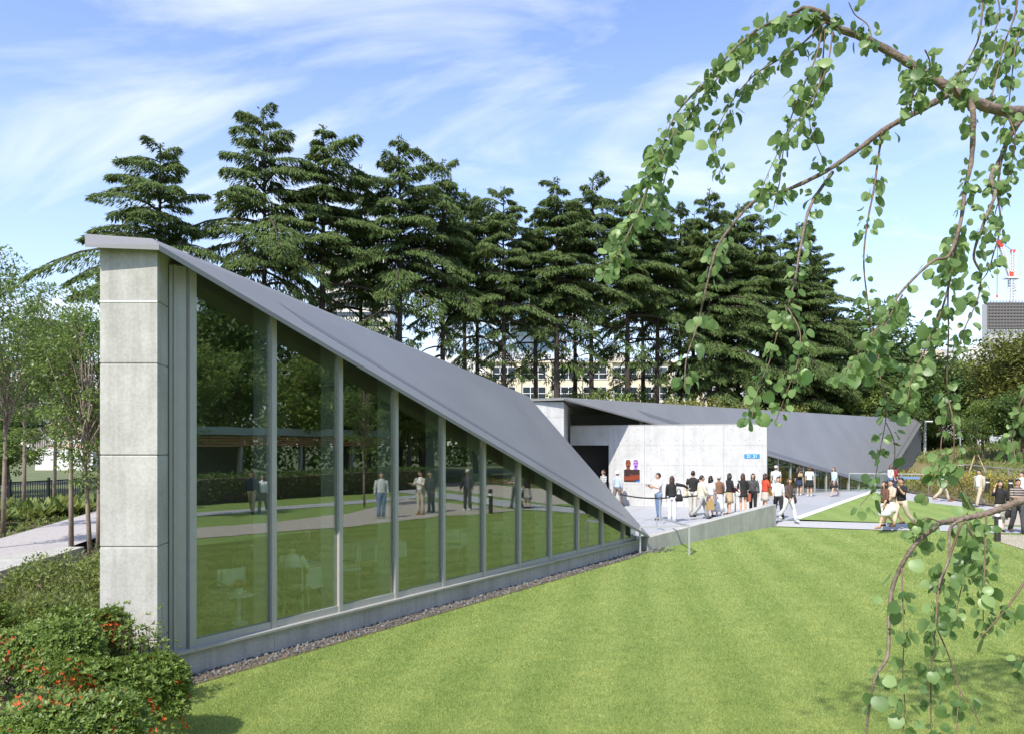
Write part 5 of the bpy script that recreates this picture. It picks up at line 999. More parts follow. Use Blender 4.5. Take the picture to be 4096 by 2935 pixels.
for pts, z0, z1, r0, r1, dens, frm in ST:
    n = len(pts); ph = rk.uniform(0, 6)
    p3 = [P(x, y, z0 + (z1 - z0) * i / (n - 1) + .05 * math.sin(i * 1.3 + ph)) for i, (x, y) in enumerate(pts)]
    sp = smooth(p3, 6); m_ = len(sp); rad = [.85 * (r0 + (r1 - r0) * (i / (m_ - 1)) ** .7) / F * p.y * (1 + .10 * math.sin(i * 2.1)) for i, p in enumerate(sp)]
    MB().tube([p - KO for p in sp], rad, 8 if r0 > 8 else 6).build('branch' if r0 > 8 else 'twig', M_kbark if r0 > 8 else M_twig, kt, True)
    seg = [(b - a).length for a, b in zip(sp[:-1], sp[1:])]; tot = sum(seg); N = int(tot * (dens * 1.6 + 8)); acc = [0]
    for s_ in seg: acc.append(acc[-1] + s_)
    for k in range(N):
        NN = max(2, int(tot * (1 - frm) / .052)); nd = (int(rk.random() * NN) + .5) / NN if dens < 60 else (k + rk.random()) / max(N, 1); nd = min(1, max(0, nd + .10 * math.sin(nd * 23 + ph) * (1 if dens < 60 else .3) / 3)); t = tot * (frm + (1 - frm) * nd) + rk.gauss(0, .006); t = min(max(t, 0), tot - 1e-4); i = min(max(0, np.searchsorted(acc, t) - 1), m_ - 2); p = sp[i].lerp(sp[i + 1], min(1, max(0, (t - acc[i]) / max(seg[i], 1e-6)))); tg = (sp[i + 1] - sp[i]).normalized()
        az = rk.uniform(0, 6.283); o_ = Vector((math.cos(az), math.sin(az) * .8, 0)); o_ = (o_ - tg * o_.dot(tg)).normalized(); pet = (o_ + Vector((0, 0, -.2))).normalized(); LEAF.append((p + o_ * rad[i] * .6, pet, rk.uniform(.012, .030), min(.060, max(.018, rk.lognormvariate(-3.44, .30))) * (1 - .25 * (k / max(N, 1)) ** 3), rk))
# trunk and upper crown beyond the frame
MB().tube([(0, 0, -.1), (.05, .02, 1.5), (-.05, 0, 3.2), (.0, .1, 5.2), (-.3, -.1, 7.4), (-.9, -.3, 9.2), (-1.7, -.8, 10.3)], [.20, .17, .15, .13, .10, .07, .03], 12).build('trunk', M_kbark, kt, True)
for a, b, r1_, pr_ in ((Vector((.02, .02, 2.75)), P(4300, 1900, 2.9) - KO, .0165, P(4096, 1995, 2.9) - KO), (Vector((-.02, 0, 4.35)), P(4300, 470, 3.5) - KO, .0325, P(4096, 452, 3.48) - KO)):
    tn = (b - pr_).normalized(); sp = smooth([a, a.lerp(b, .45) + Vector((0, 0, .10)), b + tn * .15, b, b - tn * .04], 6); m_ = len(sp); MB().tube(sp, [.075 + (r1_ - .075) * (k / (m_ - 1)) ** .7 for k in range(m_)], 9).build('branch', M_kbark, kt, True)
for i in range(7):
    a = Vector((-.9, -.3, 9.2)); ang = i * .9; b = a + Vector((-1.9 + 1.7 * math.cos(ang), -2.3 + .9 * math.sin(ang), .5 + .3 * (i % 3))); MB().tube([a, a.lerp(b, .5) + Vector((0, 0, .25)), b], [.045, .03, .01], 6).build('branch', M_kbark, kt, True)
    for k in range(120):
        c = a.lerp(b, rk.uniform(.35, 1.05)) + Vector((rk.gauss(0, .28), rk.gauss(0, .28), rk.gauss(0, .16))); az = rk.uniform(0, 6.28)
        LEAF.append((c + KO, Vector((math.cos(az), math.sin(az), -.3)).normalized(), .02, rk.uniform(.07, .11), rk))
# heart-shaped blade, folded a little along the midrib, tip hanging
out_ = [(0, 0), (.20, -.07), (.40, .02), (.52, .25), (.52, .50), (.40, .76), (.18, .95), (0, 1.02)]
def leafgeo(curl, fold):
    v = []; mid = [(0, 0), (0, .25), (0, .5), (0, .76), (0, 1.02)]
    def zf(x, y): return -curl * (y - .3) ** 2 + fold * abs(x) - .25 * curl * x * x
    Rr = [(.20, -.07), (.42, .04), (.53, .30), (.51, .54), (.36, .80)]
    v = [(0, y, zf(0, y)) for _, y in mid] + [(x, y, zf(x, y)) for x, y in Rr] + [(-x, y, zf(x, y)) for x, y in Rr]
    f = [[0, 5, 6, 1], [1, 6, 7, 2], [2, 7, 8, 3], [3, 8, 9, 4]]; g_ = [[a if a < 5 else a + 5 for a in q][::-1] for q in f]
    # petiole
    v += [(.018, -.5, .05), (-.018, -.5, .05), (.012, 0, 0.002), (-.012, 0, .002)]; f2 = [[15, 16, 18, 17]]
    return v, f + g_ + f2
LM = []
for c_, fo in ((.25, .12), (.5, .25), (-.15, .08), (.35, -.15)):
    v, f = leafgeo(c_, fo); me = bpy.data.meshes.new('leaf'); me.from_pydata(v, [], f); me.materials.append(L_kat); me.polygons.foreach_set('use_smooth', [True] * len(me.polygons)); me.update(); LM.append((me, np.array(v), f))
def leafmatrix(p, pet, pl_len, s, r_):
    yv = (pet * r_.uniform(.3, .9) + Vector((r_.gauss(0, .35), r_.gauss(0, .35), -r_.uniform(.25, 1.3)))).normalized()
    nv = Vector((r_.gauss(0, .8), -.35 + r_.gauss(0, .7), .45 + r_.gauss(0, .5))); nv = (nv - yv * nv.dot(yv)).normalized(); xv = yv.cross(nv)
    base = p + yv * (.5 * s) + pet * pl_len * .6
    return Matrix(((xv.x * s, yv.x * s, nv.x * s, base.x - KO.x), (xv.y * s, yv.y * s, nv.y * s, base.y - KO.y), (xv.z * s, yv.z * s, nv.z * s, base.z - KO.z), (0, 0, 0, 1)))
def inview(p):
    x = CX + p.x / p.y * F; y = HZ - (p.z - HC) / p.y * F; return 0 < x < 4096 and 0 < y < 2935
order = sorted(range(len(LEAF)), key=lambda i: -(LEAF[i][3] / LEAF[i][0].y if inview(LEAF[i][0]) else 0)); VV = []; FF = []; off = 0
for j, i in enumerate(order):
    p, pet, pll, s, r_ = LEAF[i]; M_ = leafmatrix(p, pet, pll, s, r_); k = i % 4
    if j < 300: o = link('leaf', LM[k][0], kt); o.matrix_local = M_
    else:
        A = np.array(M_); v = LM[k][1] @ A[:3, :3].T + A[:3, 3]; VV.append(v); FF += [[a + off for a in f] for f in LM[k][2]]; off += len(v)
o = mesh('foliage', np.concatenate(VV), FF, L_kat, kt, True); tag(o, kind='stuff')
# ================================================================== PEOPLE
def vmat(name, col, rough=.8): return mat(name, col, rough)
SKIN = [mat('skin_warm', (.52, .30, .19), .55), mat('skin_light', (.60, .37, .25), .55), mat('skin_tan', (.40, .22, .13), .55)]
M_eye = mat('eye_dark', (.02, .015, .012), .3); M_lip = mat('lip', (.42, .14, .11), .5)
CLO = {}
def cloth(c):
    k = 'cloth_%02d_%02d_%02d' % tuple(int(v * 99) for v in c); return mat(k, c, .85, var=.10, vscale=14, bump=.15, bscale=30)
def stripemat(name, a, b, sc_, axis='Z'):
    if name in MATS: return MATS[name]
    m = bpy.data.materials.new(name); m.use_nodes = True; t = m.node_tree; bs = t.nodes['Principled BSDF']; bs.inputs['Roughness'].default_value = .85; co = t.nodes.new('ShaderNodeTexCoord'); w = t.nodes.new('ShaderNodeTexWave'); w.bands_direction = axis; w.inputs['Scale'].default_value = sc_
    r = t.nodes.new('ShaderNodeValToRGB'); r.color_ramp.interpolation = 'CONSTANT'; r.color_ramp.elements[0].color = (*a, 1); r.color_ramp.elements[1].position = .55; r.color_ramp.elements[1].color = (*b, 1); t.links.new(co.outputs['Object'], w.inputs['Vector']); t.links.new(w.outputs[0], r.inputs[0]); t.links.new(r.outputs[0], bs.inputs['Base Color']); MATS[name] = m; return m
def spotmat(name, a, b):
    if name in MATS: return MATS[name]
    return mat(name, a, .85, col2=b, vscale=16)
def rings(mb, rs, n=12, cap=True):
    """rs: (centre, rx, ry, xaxis, yaxis)"""
    i = len(mb.v)
    for c, rx, ry, xa, ya in rs:
        for q in range(n): a = 2 * math.pi * q / n; mb.v.append(tuple(c + xa * (rx * math.cos(a)) + ya * (ry * math.sin(a))))
    for k in range(len(rs) - 1):
        for q in range(n): mb.f.append([i + k * n + q, i + k * n + (q + 1) % n, i + (k + 1) * n + (q + 1) % n, i + (k + 1) * n + q])
    if cap: mb.f.append([i + q for q in range(n)][::-1]); mb.f.append([i + (len(rs) - 1) * n + q for q in range(n)])
X3, Y3, Z3 = Vector((1, 0, 0)), Vector((0, 1, 0)), Vector((0, 0, 1))
def limb(mb, pts, rad, n=9): mb.tube(pts, rad, n)
def ellipsoid(mb, c, r, n=12, m=8, f=None):
    i = len(mb.v)
    for a in range(m + 1):
        th = math.pi * a / m
        for b in range(n):
            ph = 2 * math.pi * b / n; p = Vector((math.sin(th) * math.cos(ph), math.sin(th) * math.sin(ph), math.cos(th)))
            s = f(p) if f else 1.0; mb.v.append((c[0] + p.x * r[0] * s, c[1] + p.y * r[1] * s, c[2] + p.z * r[2]))
    for a in range(m):
        for b in range(n): mb.f.append([i + a * n + b, i + (a + 1) * n + b, i + (a + 1) * n + (b + 1) % n, i + a * n + (b + 1) % n])
def remeshed(mb, vox, name):
    me = bpy.data.meshes.new(name); me.from_pydata(mb.v, [], mb.f); me.update(); bm = bmesh.new(); bm.from_mesh(me); bmesh.ops.recalc_face_normals(bm, faces=bm.faces); bm.to_mesh(me); bm.free()
    o = bpy.data.objects.new(name, me); COL.objects.link(o); md = o.modifiers.new('r', 'REMESH'); md.mode = 'VOXEL'; md.voxel_size = vox; md2 = o.modifiers.new('s', 'SMOOTH'); md2.factor = .5; md2.iterations = 3
    bpy.context.view_layer.update(); dg = bpy.context.evaluated_depsgraph_get(); r = bpy.data.meshes.new_from_object(o.evaluated_get(dg)); bpy.data.objects.remove(o); bpy.data.meshes.remove(me)
    v = [tuple(x.co) for x in r.vertices]; f = [list(p.vertices) for p in r.polygons]; bpy.data.meshes.remove(r); return v, f
def hand(mb, w, d, side, up_):
    """palm, four unequal curled fingers and a thumb at the wrist w, pointing along d"""
    d = d.normalized(); s = (side - d * side.dot(d)).normalized(); nrm = d.cross(s)
    rings(mb, [(w - d * .015, .020, .016, s, nrm), (w + d * .03, .036, .015, s, nrm), (w + d * .085, .040, .013, s, nrm)], 8)
    for k, L in enumerate((.062, .074, .068, .052)):
        b = w + d * .08 + s * (-.030 + .020 * k); mb.tube([b, b + d * L * .5 + nrm * .006, b + d * L * .82 + nrm * .026, b + d * L * .95 + nrm * .045], [.0088, .0085, .0078, .006], 5)
    b = w + d * .025 + s * -.030; mb.tube([b, b - s * .026 + d * .026 + nrm * .006, b - s * .034 + d * .058 + nrm * .014], [.011, .0095, .007], 5)
def person(label, pos, face, h=1.65, fem=True, skin=0, legs=((8, 5), (-8, 12)), arms=((0, 8, 12), (0, 8, 12)), top=(.5, .5, .5), sleeve=1.0, bottom=('trousers', (.1, .1, .15)), shoes=(.05, .04, .04), hair='short', hairc=(.012, .010, .009), hat=None, lean=0.0, jacket=None, seat=False, head=(0, 0), group=None, z=None, glasses=False, beltc=None):
    k = h / 1.70; hipw = .088 if fem else .092; shw = .165 if fem else .195
    hip = {}; kn = {}; an = {}; tl = .43
    for i, sx in ((0, -1), (1, 1)):
        a, b = R(legs[i][0]), R(legs[i][1]); hip[i] = Vector((sx * hipw, 0, .92)); kn[i] = hip[i] + Vector((0, math.sin(a), -math.cos(a))) * tl; an[i] = kn[i] + Vector((0, math.sin(a - b), -math.cos(a - b))) * .42
    drop = min(an[0].z, an[1].z) - .075
    ln_ = R(lean); up_ = Vector((0, math.sin(ln_), math.cos(ln_))); fw = Vector((0, math.cos(ln_), -math.sin(ln_))); H0 = Vector((0, 0, .92))
    def T(zv, y=0.0, x=0.0): return H0 + up_ * (zv - .92) + fw * y + X3 * x
    sh = {0: T(1.395, 0, -shw), 1: T(1.395, 0, shw)}; el = {}; wr = {}; hd = {}
    for i, sx in ((0, -1), (1, 1)):
        f_, o_, e_ = (R(v) for v in arms[i]); d = (fw * math.sin(f_) * math.cos(o_) + X3 * sx * math.sin(o_) - up_ * math.cos(f_) * math.cos(o_)); el[i] = sh[i] + d * .285
        f2 = f_ + e_; d2 = (fw * math.sin(f2) * math.cos(o_ * .4) + X3 * sx * math.sin(o_ * .4 - (.35 if e_ > .9 else 0)) - up_ * math.cos(f2) * math.cos(o_ * .4)).normalized(); wr[i] = el[i] + d2 * .245; hd[i] = d2
    # body, fused into one surface
    mb = MB(); wst = .118 if fem else .14
    rings(mb, [(T(.80), .10, .08, X3, fw), (T(.90), .160 if fem else .155, .110, X3, fw), (T(1.08, .01), wst, .092, X3, fw), (T(1.25, .015), .145 if fem else .165, .112, X3, fw), (T(1.36), shw * .92, .092, X3, fw), (T(1.43), shw * .55, .062, X3, fw), (T(1.46), .055, .055, X3, fw)], 14)
    limb(mb, [T(1.40), T(1.47, .008), T(1.53, .015)], [.058, .052, .052])
    for i in (0, 1):
        limb(mb, [hip[i] + Z3 * .04, hip[i].lerp(kn[i], .35), kn[i], kn[i].lerp(an[i], .3) + Vector((0, -.012, 0)), an[i]], [.088, .080, .054, .055, .036])
        limb(mb, [an[i] + Vector((0, -.035, -.025)), an[i] + Vector((0, .06, -.045)), an[i] + Vector((0, .15, -.055))], [.036, .036, .022], 8)
        limb(mb, [sh[i] - X3 * (.03 if i else -.03), sh[i].lerp(el[i], .4), el[i], el[i].lerp(wr[i], .4), wr[i]], [.052, .045, .036, .037, .025])
    hc = T(1.585, .022); yaw, pit = R(head[0]), R(head[1])
    def face_f(p): return 1 - .20 * max(0, -p.z - .2) ** 1.2
    ellipsoid(mb, hc, (.074, .093, .116), 14, 10, face_f)
    v, f = remeshed(mb, .019, 'body'); mb2 = MB(); mb2.v = v; mb2.f = f; nb = len(f)
    for i, sx in ((0, -1), (1, 1)): hand(mb2, wr[i], hd[i], fw * (1 if True else -1), up_)
    cyw, syw = math.cos(yaw), math.sin(yaw); HF = fw * cyw + X3 * syw; HX = X3 * cyw - fw * syw
    def hp_(x, y, zv): return hc + HX * x + HF * y + up_ * zv
    mb2.tube([hp_(0, .082, .02), hp_(0, .104, -.022), hp_(0, .086, -.034)], [.009, .016, .010], 6)
    for sx in (-1, 1): mb2.tube([hp_(sx * .072, -.005, .02), hp_(sx * .083, -.012, .0), hp_(sx * .074, -.004, -.03)], [.010, .015, .008], 6)
    n1_ = len(mb2.f)
    for sx in (-1, 1): ellipsoid(mb2, hp_(sx * .031, .080, .012), (.014, .010, .007), 8, 4)
    if glasses:
        for sx in (-1, 1): ellipsoid(mb2, hp_(sx * .034, .090, .010), (.030, .008, .020), 8, 4)
    for sx in (-1, 1): mb2.tube([hp_(sx * .018, .088, .034), hp_(sx * .046, .076, .034)], [.005, .004], 5)
    n2_ = len(mb2.f); mb2.tube([hp_(-.022, .080, -.058), hp_(0, .088, -.060), hp_(.022, .080, -.058)], [.004, .007, .004], 6); n3_ = len(mb2.f)
    root = empty('person', pos, R(face - 90), label, 'person', group)
    mi = [0] * n1_ + [1] * (n2_ - n1_) + [2] * (n3_ - n2_)
    sc_ = lambda vs: [(a * k, b * k, (c - drop) * k) for a, b, c in vs]
    def part(name, m_, mbx, par=None): return mesh(name, sc_(mbx.v), mbx.f, m_, par or root, True)
    mesh('body', sc_(mb2.v), mb2.f, [SKIN[skin], M_eye, M_lip], root, True, mi)
    # lower clothing
    kind, bc = bottom[0], bottom[1]; bm_ = bc if not isinstance(bc, tuple) else cloth(bc); e = .016; mb = MB()
    if kind in ('trousers', 'shorts'):
        rings(mb, [(T(.80), .120, .10, X3, fw), (T(.88), .172, .126, X3, fw), (T(.98), .155 if fem else .160, .116, X3, fw), (T(1.05), wst + .022, .110, X3, fw)], 14)
        for i in (0, 1):
            if kind == 'trousers': limb(mb, [hip[i] + Z3 * .03, hip[i].lerp(kn[i], .4), kn[i], kn[i].lerp(an[i], .55), an[i] + (an[i] - kn[i]).normalized() * .03], [.104, .096, .074, .068, .070 if not fem else .078], 10)
            else: limb(mb, [hip[i] + Z3 * .03, hip[i].lerp(kn[i], .5), kn[i]], [.104, .10, .088], 10)
    else:
        hem = bottom[2]; fl = bottom[3] if len(bottom) > 3 else .20; hem_c = Vector((0, (kn[0].y + kn[1].y) / 2 * .6, 0)); pts = []
        sp_ = abs(kn[0].y - kn[1].y) * .5
        for t in (0, .2, .45, .75, 1): zz = 1.06 + (hem - 1.06) * t; pts.append((T(1.06).lerp(Vector((hem_c.x, hem_c.y, hem)), t), [wst + .022, .168, .178, .5 * (.178 + fl), fl][[0, .2, .45, .75, 1].index(t)], [.108, .126, .135, .14 + sp_ * .4, .16 + sp_ * .7][[0, .2, .45, .75, 1].index(t)], X3, Y3))
        rings(mb, pts, 16)
    part('trousers' if kind == 'trousers' else kind, bm_, mb)
    # upper clothing
    mb = MB(); tm = top if not isinstance(top, tuple) else cloth(top); hemz = .88 if kind != 'skirt' or True else .95
    rings(mb, [(T(.93), .178, .132, X3, fw), (T(1.0), .160 if fem else .172, .122, X3, fw), (T(1.10, .01), wst + .028, .112, X3, fw), (T(1.25, .017), .165 if fem else .185, .132, X3, fw), (T(1.36), shw * .98, .106, X3, fw), (T(1.425), shw * .66, .078, X3, fw), (T(1.462), .066, .066, X3, fw)], 16)
    for i in (0, 1):
        e2 = sleeve; pts = [sh[i] - X3 * (.03 if i else -.03), sh[i].lerp(el[i], .45)]; rd = [.068, .060]
        if e2 >= .5: pts += [el[i]]; rd += [.051]
        if e2 >= 1: pts += [el[i].lerp(wr[i], .5), wr[i]]; rd += [.047, .042]
        elif e2 >= .7: pts += [el[i].lerp(wr[i], .35)]; rd += [.047]
        elif e2 < .5: pts += [sh[i].lerp(el[i], .72)]; rd += [.060]
        limb(mb, pts, rd, 10)
    part('shirt', tm, mb)
    if jacket is not None:
        mb = MB(); jm = cloth(jacket)
        for s_ in (0, 1):   # open front: two overlapping half shells
            sx = -1 if s_ == 0 else 1; pts = []
            for zz, rx, ry in ((.86, .195, .15), (1.0, .18, .14), (1.15, wst + .05, .13), (1.28, .185 if fem else .205, .148), (1.37, shw + .012, .118), (1.44, shw * .6, .085)):
                c_ = T(zz, .008); n_ = 9
                for q_ in range(n_): a = -math.pi / 2 + sx * (math.pi * .80) * q_ / (n_ - 1); mb.v.append(tuple(c_ + X3 * rx * math.cos(a) * 1.0 + fw * ry * math.sin(a)))
            i0 = len(mb.v) - 54
            for r_ in range(5):
                for q_ in range(8): mb.f.append([i0 + r_ * 9 + q_, i0 + r_ * 9 + q_ + 1, i0 + (r_ + 1) * 9 + q_ + 1, i0 + (r_ + 1) * 9 + q_])
        for i in (0, 1): limb(mb, [sh[i] - X3 * (.02 if i else -.02), sh[i].lerp(el[i], .45), el[i], wr[i]], [.075, .067, .058, .050], 10)
        part('jacket', jm, mb)
    # shoes
    for i in (0, 1):
        mb = MB(); a = an[i]; limb(mb, [a + Vector((0, -.055, -.03)), a + Vector((0, .02, -.032)), a + Vector((0, .10, -.045)), a + Vector((0, .175, -.056))], [.040, .046, .043, .022], 8); mb.v = [(p[0], p[1], max(p[2], a.z - .075)) for p in mb.v]; part('shoe', cloth(shoes), mb)
    # hair
    hm = mat('hair_%02d' % int(hairc[0] * 990), hairc, .45, var=.2, vscale=40); mb = MB()
    if hair != 'none':
        def hf(p): return 1.0 if (p.y < .25 or p.z > .42) else .80
        i0 = len(mb.v); ellipsoid(mb, (0, 0, 0), (.084, .104, .125), 14, 9, hf); vs = []
        for q_ in mb.v[i0:]: vs.append(tuple(hp_(q_[0], q_[1] - .012, max(q_[2], -.045 if hair == 'short' else -.085) + .010)))
        mb.v[i0:] = vs
        if hair in ('long', 'bob', 'tail'):
            Lh = {'long': .34, 'bob': .17, 'tail': .30}[hair]; wd_ = .082 if hair != 'tail' else .035
            rings(mb, [(hp_(0, -.035, .02), wd_, .072, HX, HF), (hp_(0, -.05, -.08), wd_ + .008, .060, HX, HF), (hp_(0, -.062, -.08 - Lh * .5), wd_ + .004, .045, HX, HF), (hp_(0, -.07, -.08 - Lh), wd_ * .6, .022, HX, HF)], 12)
            if hair != 'tail':
                for sx in (-1, 1): mb.tube([hp_(sx * .072, .03, .04), hp_(sx * .078, .025, -.05), hp_(sx * .070, .0, -.06 - Lh * .55)], [.022, .024, .010], 6)
        part('hair', hm, mb)
    if hat:
        ht_, hc_ = hat; mb = MB(); cm = cloth(hc_)
        rings(mb, [(hp_(0, -.01, .035), .094, .112, HX, HF), (hp_(0, -.01, .10), .088, .104, HX, HF), (hp_(0, -.01, .138), .062, .075, HX, HF), (hp_(0, -.01, .142), .01, .01, HX, HF)], 16)
        if ht_ == 'bucket': rings(mb, [(hp_(0, -.01, .012), .142, .160, HX, HF), (hp_(0, -.01, .045), .093, .111, HX, HF)], 16)
        else: rings(mb, [(hp_(0, .09, .028), .070, .082, HX, HF), (hp_(0, .088, .040), .066, .076, HX, HF)], 12)
        part('hat', cm, mb)
    root['_wr'] = 0; del root['_wr']
    M_ = Matrix.Translation(Vector(pos)) @ Matrix.Rotation(R(face - 90), 4, 'Z')
    W = lambda p: M_ @ Vector((p[0] * k, p[1] * k, (p[2] - drop) * k))
    return {'root': root, 'wr': [W(wr[0] + hd[0] * .08), W(wr[1] + hd[1] * .08)], 'sh': [W(sh[0]), W(sh[1])], 'hip': W(T(.95)), 'side': [W(T(.98, 0, -.22)), W(T(.98, 0, .22))], 'head': W(hc)}
def bag(name, label, top_pts, size, col, rz_=0.0, drop=.12, cat='bag', straps=True, soft=True, m_=None):
    """bag hanging below the point(s) it is carried by"""
    c = sum((Vector(p) for p in top_pts), Vector()) / len(top_pts); bm2 = m_ or cloth(col); w, d, hh = size; cz = c.z - drop - hh / 2; root = empty(name, (c.x, c.y, cz - hh / 2), rz_, label, cat); mb = MB()
    if soft: rings(mb, [(Vector((0, 0, 0)), w * .38, d * .35, X3, Y3), (Vector((0, 0, hh * .12)), w * .52, d * .55, X3, Y3), (Vector((0, 0, hh * .5)), w * .5, d * .5, X3, Y3), (Vector((0, 0, hh)), w * .36, d * .22, X3, Y3)], 14)
    else: mb.box((0, 0, hh / 2), (w, d, hh))
    mb.build('bag_body', bm2, root, soft)
    if straps:
        for s in (-1, 1): MB().tube([(w * .3, s * d * .2, hh * .92), (w * .16, s * d * .12, hh + drop * .8), (0, 0, hh + drop), (-w * .16, s * d * .12, hh + drop * .8), (-w * .3, s * d * .2, hh * .92)], .009, 6).build('strap', bm2, root, True)
    return root
WHT, BLK, BRN, NAVY, GRY = (.72, .72, .72), (.016, .015, .015), (.13, .065, .035), (.03, .04, .09), (.25, .25, .25); KHA = (.46, .36, .22); CRM = (.70, .66, .52); DENIM = (.13, .20, .33)
QG = None
def at(x, y, z=.006): p = G(x, y, 0); return (p.x, p.y, z)
walk = ((22, 6), (-18, 26)); walk2 = ((-20, 24), (20, 6)); stand = ((3, 4), (-2, 5)); carry = ((10, 6, 95), (12, 6, 85))
# --- plaza queue, from the photograph's columns and foot rows
p1 = person('man in white shirt and blue jeans looking at a camera beside a queue post', at(2634, 2079), 200, 1.72, False, 0, stand, ((28, 10, 82), (25, 10, 90)), WHT, .4, ('trousers', DENIM), (.12, .07, .04), 'short', head=(15, 0))
cm_ = empty('camera_held', (0, 0, 0), 0, 'small silver camera held up by the man in jeans', 'camera'); mid = (p1['wr'][0] + p1['wr'][1]) / 2; cm_.location = mid; MB().box((0, 0, 0), (.13, .06, .08)).build('camera_body', M_alu, cm_); MB().lathe((0, -.03, -.03), [(.03, 0), (.03, .06)], 10).build('lens', M_frameD, cm_)
p2 = person('woman in black top and white trousers stretching one arm sideways beside the jeans man', at(2688, 2087), 80, 1.64, True, 1, stand, ((5, 6, 10), (30, 78, 35)), BLK, 1.0, ('trousers', WHT), WHT, 'bob', hairc=(.05, .022, .012))
bag('shoulder_bag', 'black shoulder bag at the hip of the woman in white trousers', [p2['side'][1] + Vector((.02, 0, .25))], (.34, .14, .26), BLK, .3, .20)
p3 = person('dark-haired man with a pale tote standing behind the cream-jacketed man', at(2772, 2062), 60, 1.74, False, 0, stand, ((0, 8, 12), (0, 8, 15)), BLK, .4, ('trousers', (.50, .48, .42)), BLK, 'short')
bag('tote_bag', 'pale canvas tote hanging from the shoulder of the dark-haired man', [p3['side'][0] + Vector((-.05, 0, .2))], (.34, .16, .30), (.52, .47, .36), 1.0, .22)
p4 = person('man in cream jacket and checked trousers walking with a paper carrier', at(2806, 2075), 5, 1.66, False, 0, walk, ((-8, 6, 10), (15, 6, 20)), WHT, 1.0, ('trousers', stripemat('checked_trousers', (.30, .30, .30), (.42, .41, .39), 24, 'X')), BLK, 'short', jacket=(.66, .60, .45))
pb_ = bag('paper_carrier', 'tan paper carrier bag held by the man in the cream jacket', [p4['wr'][1]], (.26, .12, .33), (.42, .28, .10), .2, .10, 'bag', True, False)
p5 = person('long-haired woman in white top and patterned skirt walking behind the cream jacket', at(2842, 2068), 40, 1.62, True, 1, walk, ((0, 8, 20), (0, 8, 30)), (.60, .60, .60), .5, ('skirt', spotmat('bw_print', (.6, .6, .6), (.03, .03, .03)), .52, .22), BLK, 'long')
p6 = person('woman in grey bucket hat, brown top and long white skirt', at(2876, 2062), 95, 1.56, True, 0, stand, ((8, 12, 30), (8, 12, 30)), (.20, .105, .06), 1.0, ('skirt', WHT, .18, .26), WHT, 'short', hat=('bucket', (.55, .53, .50)))
p7 = person('woman in black top and knee-length khaki skirt with a red handbag', at(2917, 2057), 20, 1.63, True, 1, stand, ((12, 8, 75), (8, 8, 50)), BLK, 1.0, ('skirt', KHA, .48, .20), BRN, 'bob', hairc=(.02, .012, .01))
bag('red_handbag', 'dark red handbag on the arm of the woman in the khaki skirt', [p7['wr'][0] + Vector((0, 0, .05))], (.36, .15, .20), (.22, .02, .02), .1, .06)
p8 = person('woman in black dress seen from behind with a white shoulder bag', at(2972, 2055), 85, 1.62, True, 1, stand, ((5, 8, 15), (5, 8, 15)), BLK, .7, ('skirt', BLK, .72, .20), BLK, 'bob', hairc=(.06, .028, .015))
bag('white_shoulder_bag', 'white rounded shoulder bag of the woman in the black dress', [p8['side'][0] + Vector((0, -.05, .34))], (.30, .13, .26), WHT, .2, .30)
tag(MB().box((0, 0, 0), (.22, .03, .32)).build('folder', mat('folder_red', (.38, .11, .06), .6)), 'reddish brown folder held low by the woman in the black dress', 'folder').location = p8['wr'][1] + Vector((0, -.03, -.12))
p9 = person('person in black printed jacket facing out of the queue', at(3012, 2052), 255, 1.60, True, 1, stand, ((0, 10, 12), (0, 10, 12)), spotmat('printed_black', (.02, .02, .02), (.10, .10, .10)), 1.0, ('trousers', BLK), BLK, 'bob')
p10 = person('woman in orange-red cardigan holding a white paper bag near the wall end', at(3060, 2052), 20, 1.60, True, 1, stand, ((15, 8, 70), (15, 8, 75)), (.55, .07, .03), 1.0, ('skirt', (.52, .45, .38), .55, .2), BRN, 'bob', hairc=(.03, .015, .01))
bag('orange_handbag', 'yellow-orange handbag hanging from the woman in the red cardigan', [p10['wr'][0] + Vector((-.02, -.05, .0))], (.38, .14, .22), (.72, .33, .04), .1, .10)
tag(MB().box((0, 0, 0), (.30, .06, .22), .3).build('paper_bag', M_white), 'white folded paper bag pressed to the red cardigan', 'bag').location = p10['wr'][1] + Vector((0, -.04, .04))
p11 = person('woman in loose white shirt and black trousers at the end of the low wall', at(3113, 2072), 265, 1.60, True, 1, walk, ((0, 8, 15), (5, 8, 15)), WHT, .7, ('trousers', BLK), BLK, 'tail', glasses=False)
p12 = person('woman in brown jacket and flared white trousers striding past the wall end', at(3155, 2084), 300, 1.60, True, 1, walk, ((-10, 8, 15), (15, 8, 30)), (.085, .055, .045), 1.0, ('trousers', WHT), WHT, 'long', hairc=(.05, .025, .015))
bag('brown_shoulder_bag', 'dark brown bag under the arm of the woman in the brown jacket', [p12['side'][0] + Vector((0, 0, .22))], (.34, .15, .32), (.06, .035, .03), .4, .15)
p13 = person('man in white cap and checked white shirt beside the museum glass', at(3104, 1990), 250, 1.66, False, 0, stand, ((0, 8, 12), (5, 8, 20)), stripemat('white_check', (.66, .66, .68), (.50, .52, .58), 14), .5, ('trousers', (.45, .44, .42)), BLK, 'short', hat=('cap', (.78, .76, .70)))
p14 = person('woman in black top and navy skirt with tan bag at museum glass', at(3197, 1980), 70, 1.60, True, 1, stand, ((0, 10, 12), (10, 8, 60)), BLK, .7, ('skirt', NAVY, .55, .2), WHT, 'long', hairc=(.05, .022, .012))
bag('tan_bag', 'flat tan bag slung across the back of the woman in the navy skirt', [Vector(p14['hip']) + Vector((.0, -.2, .42))], (.34, .10, .20), (.45, .32, .18), .3, .10)
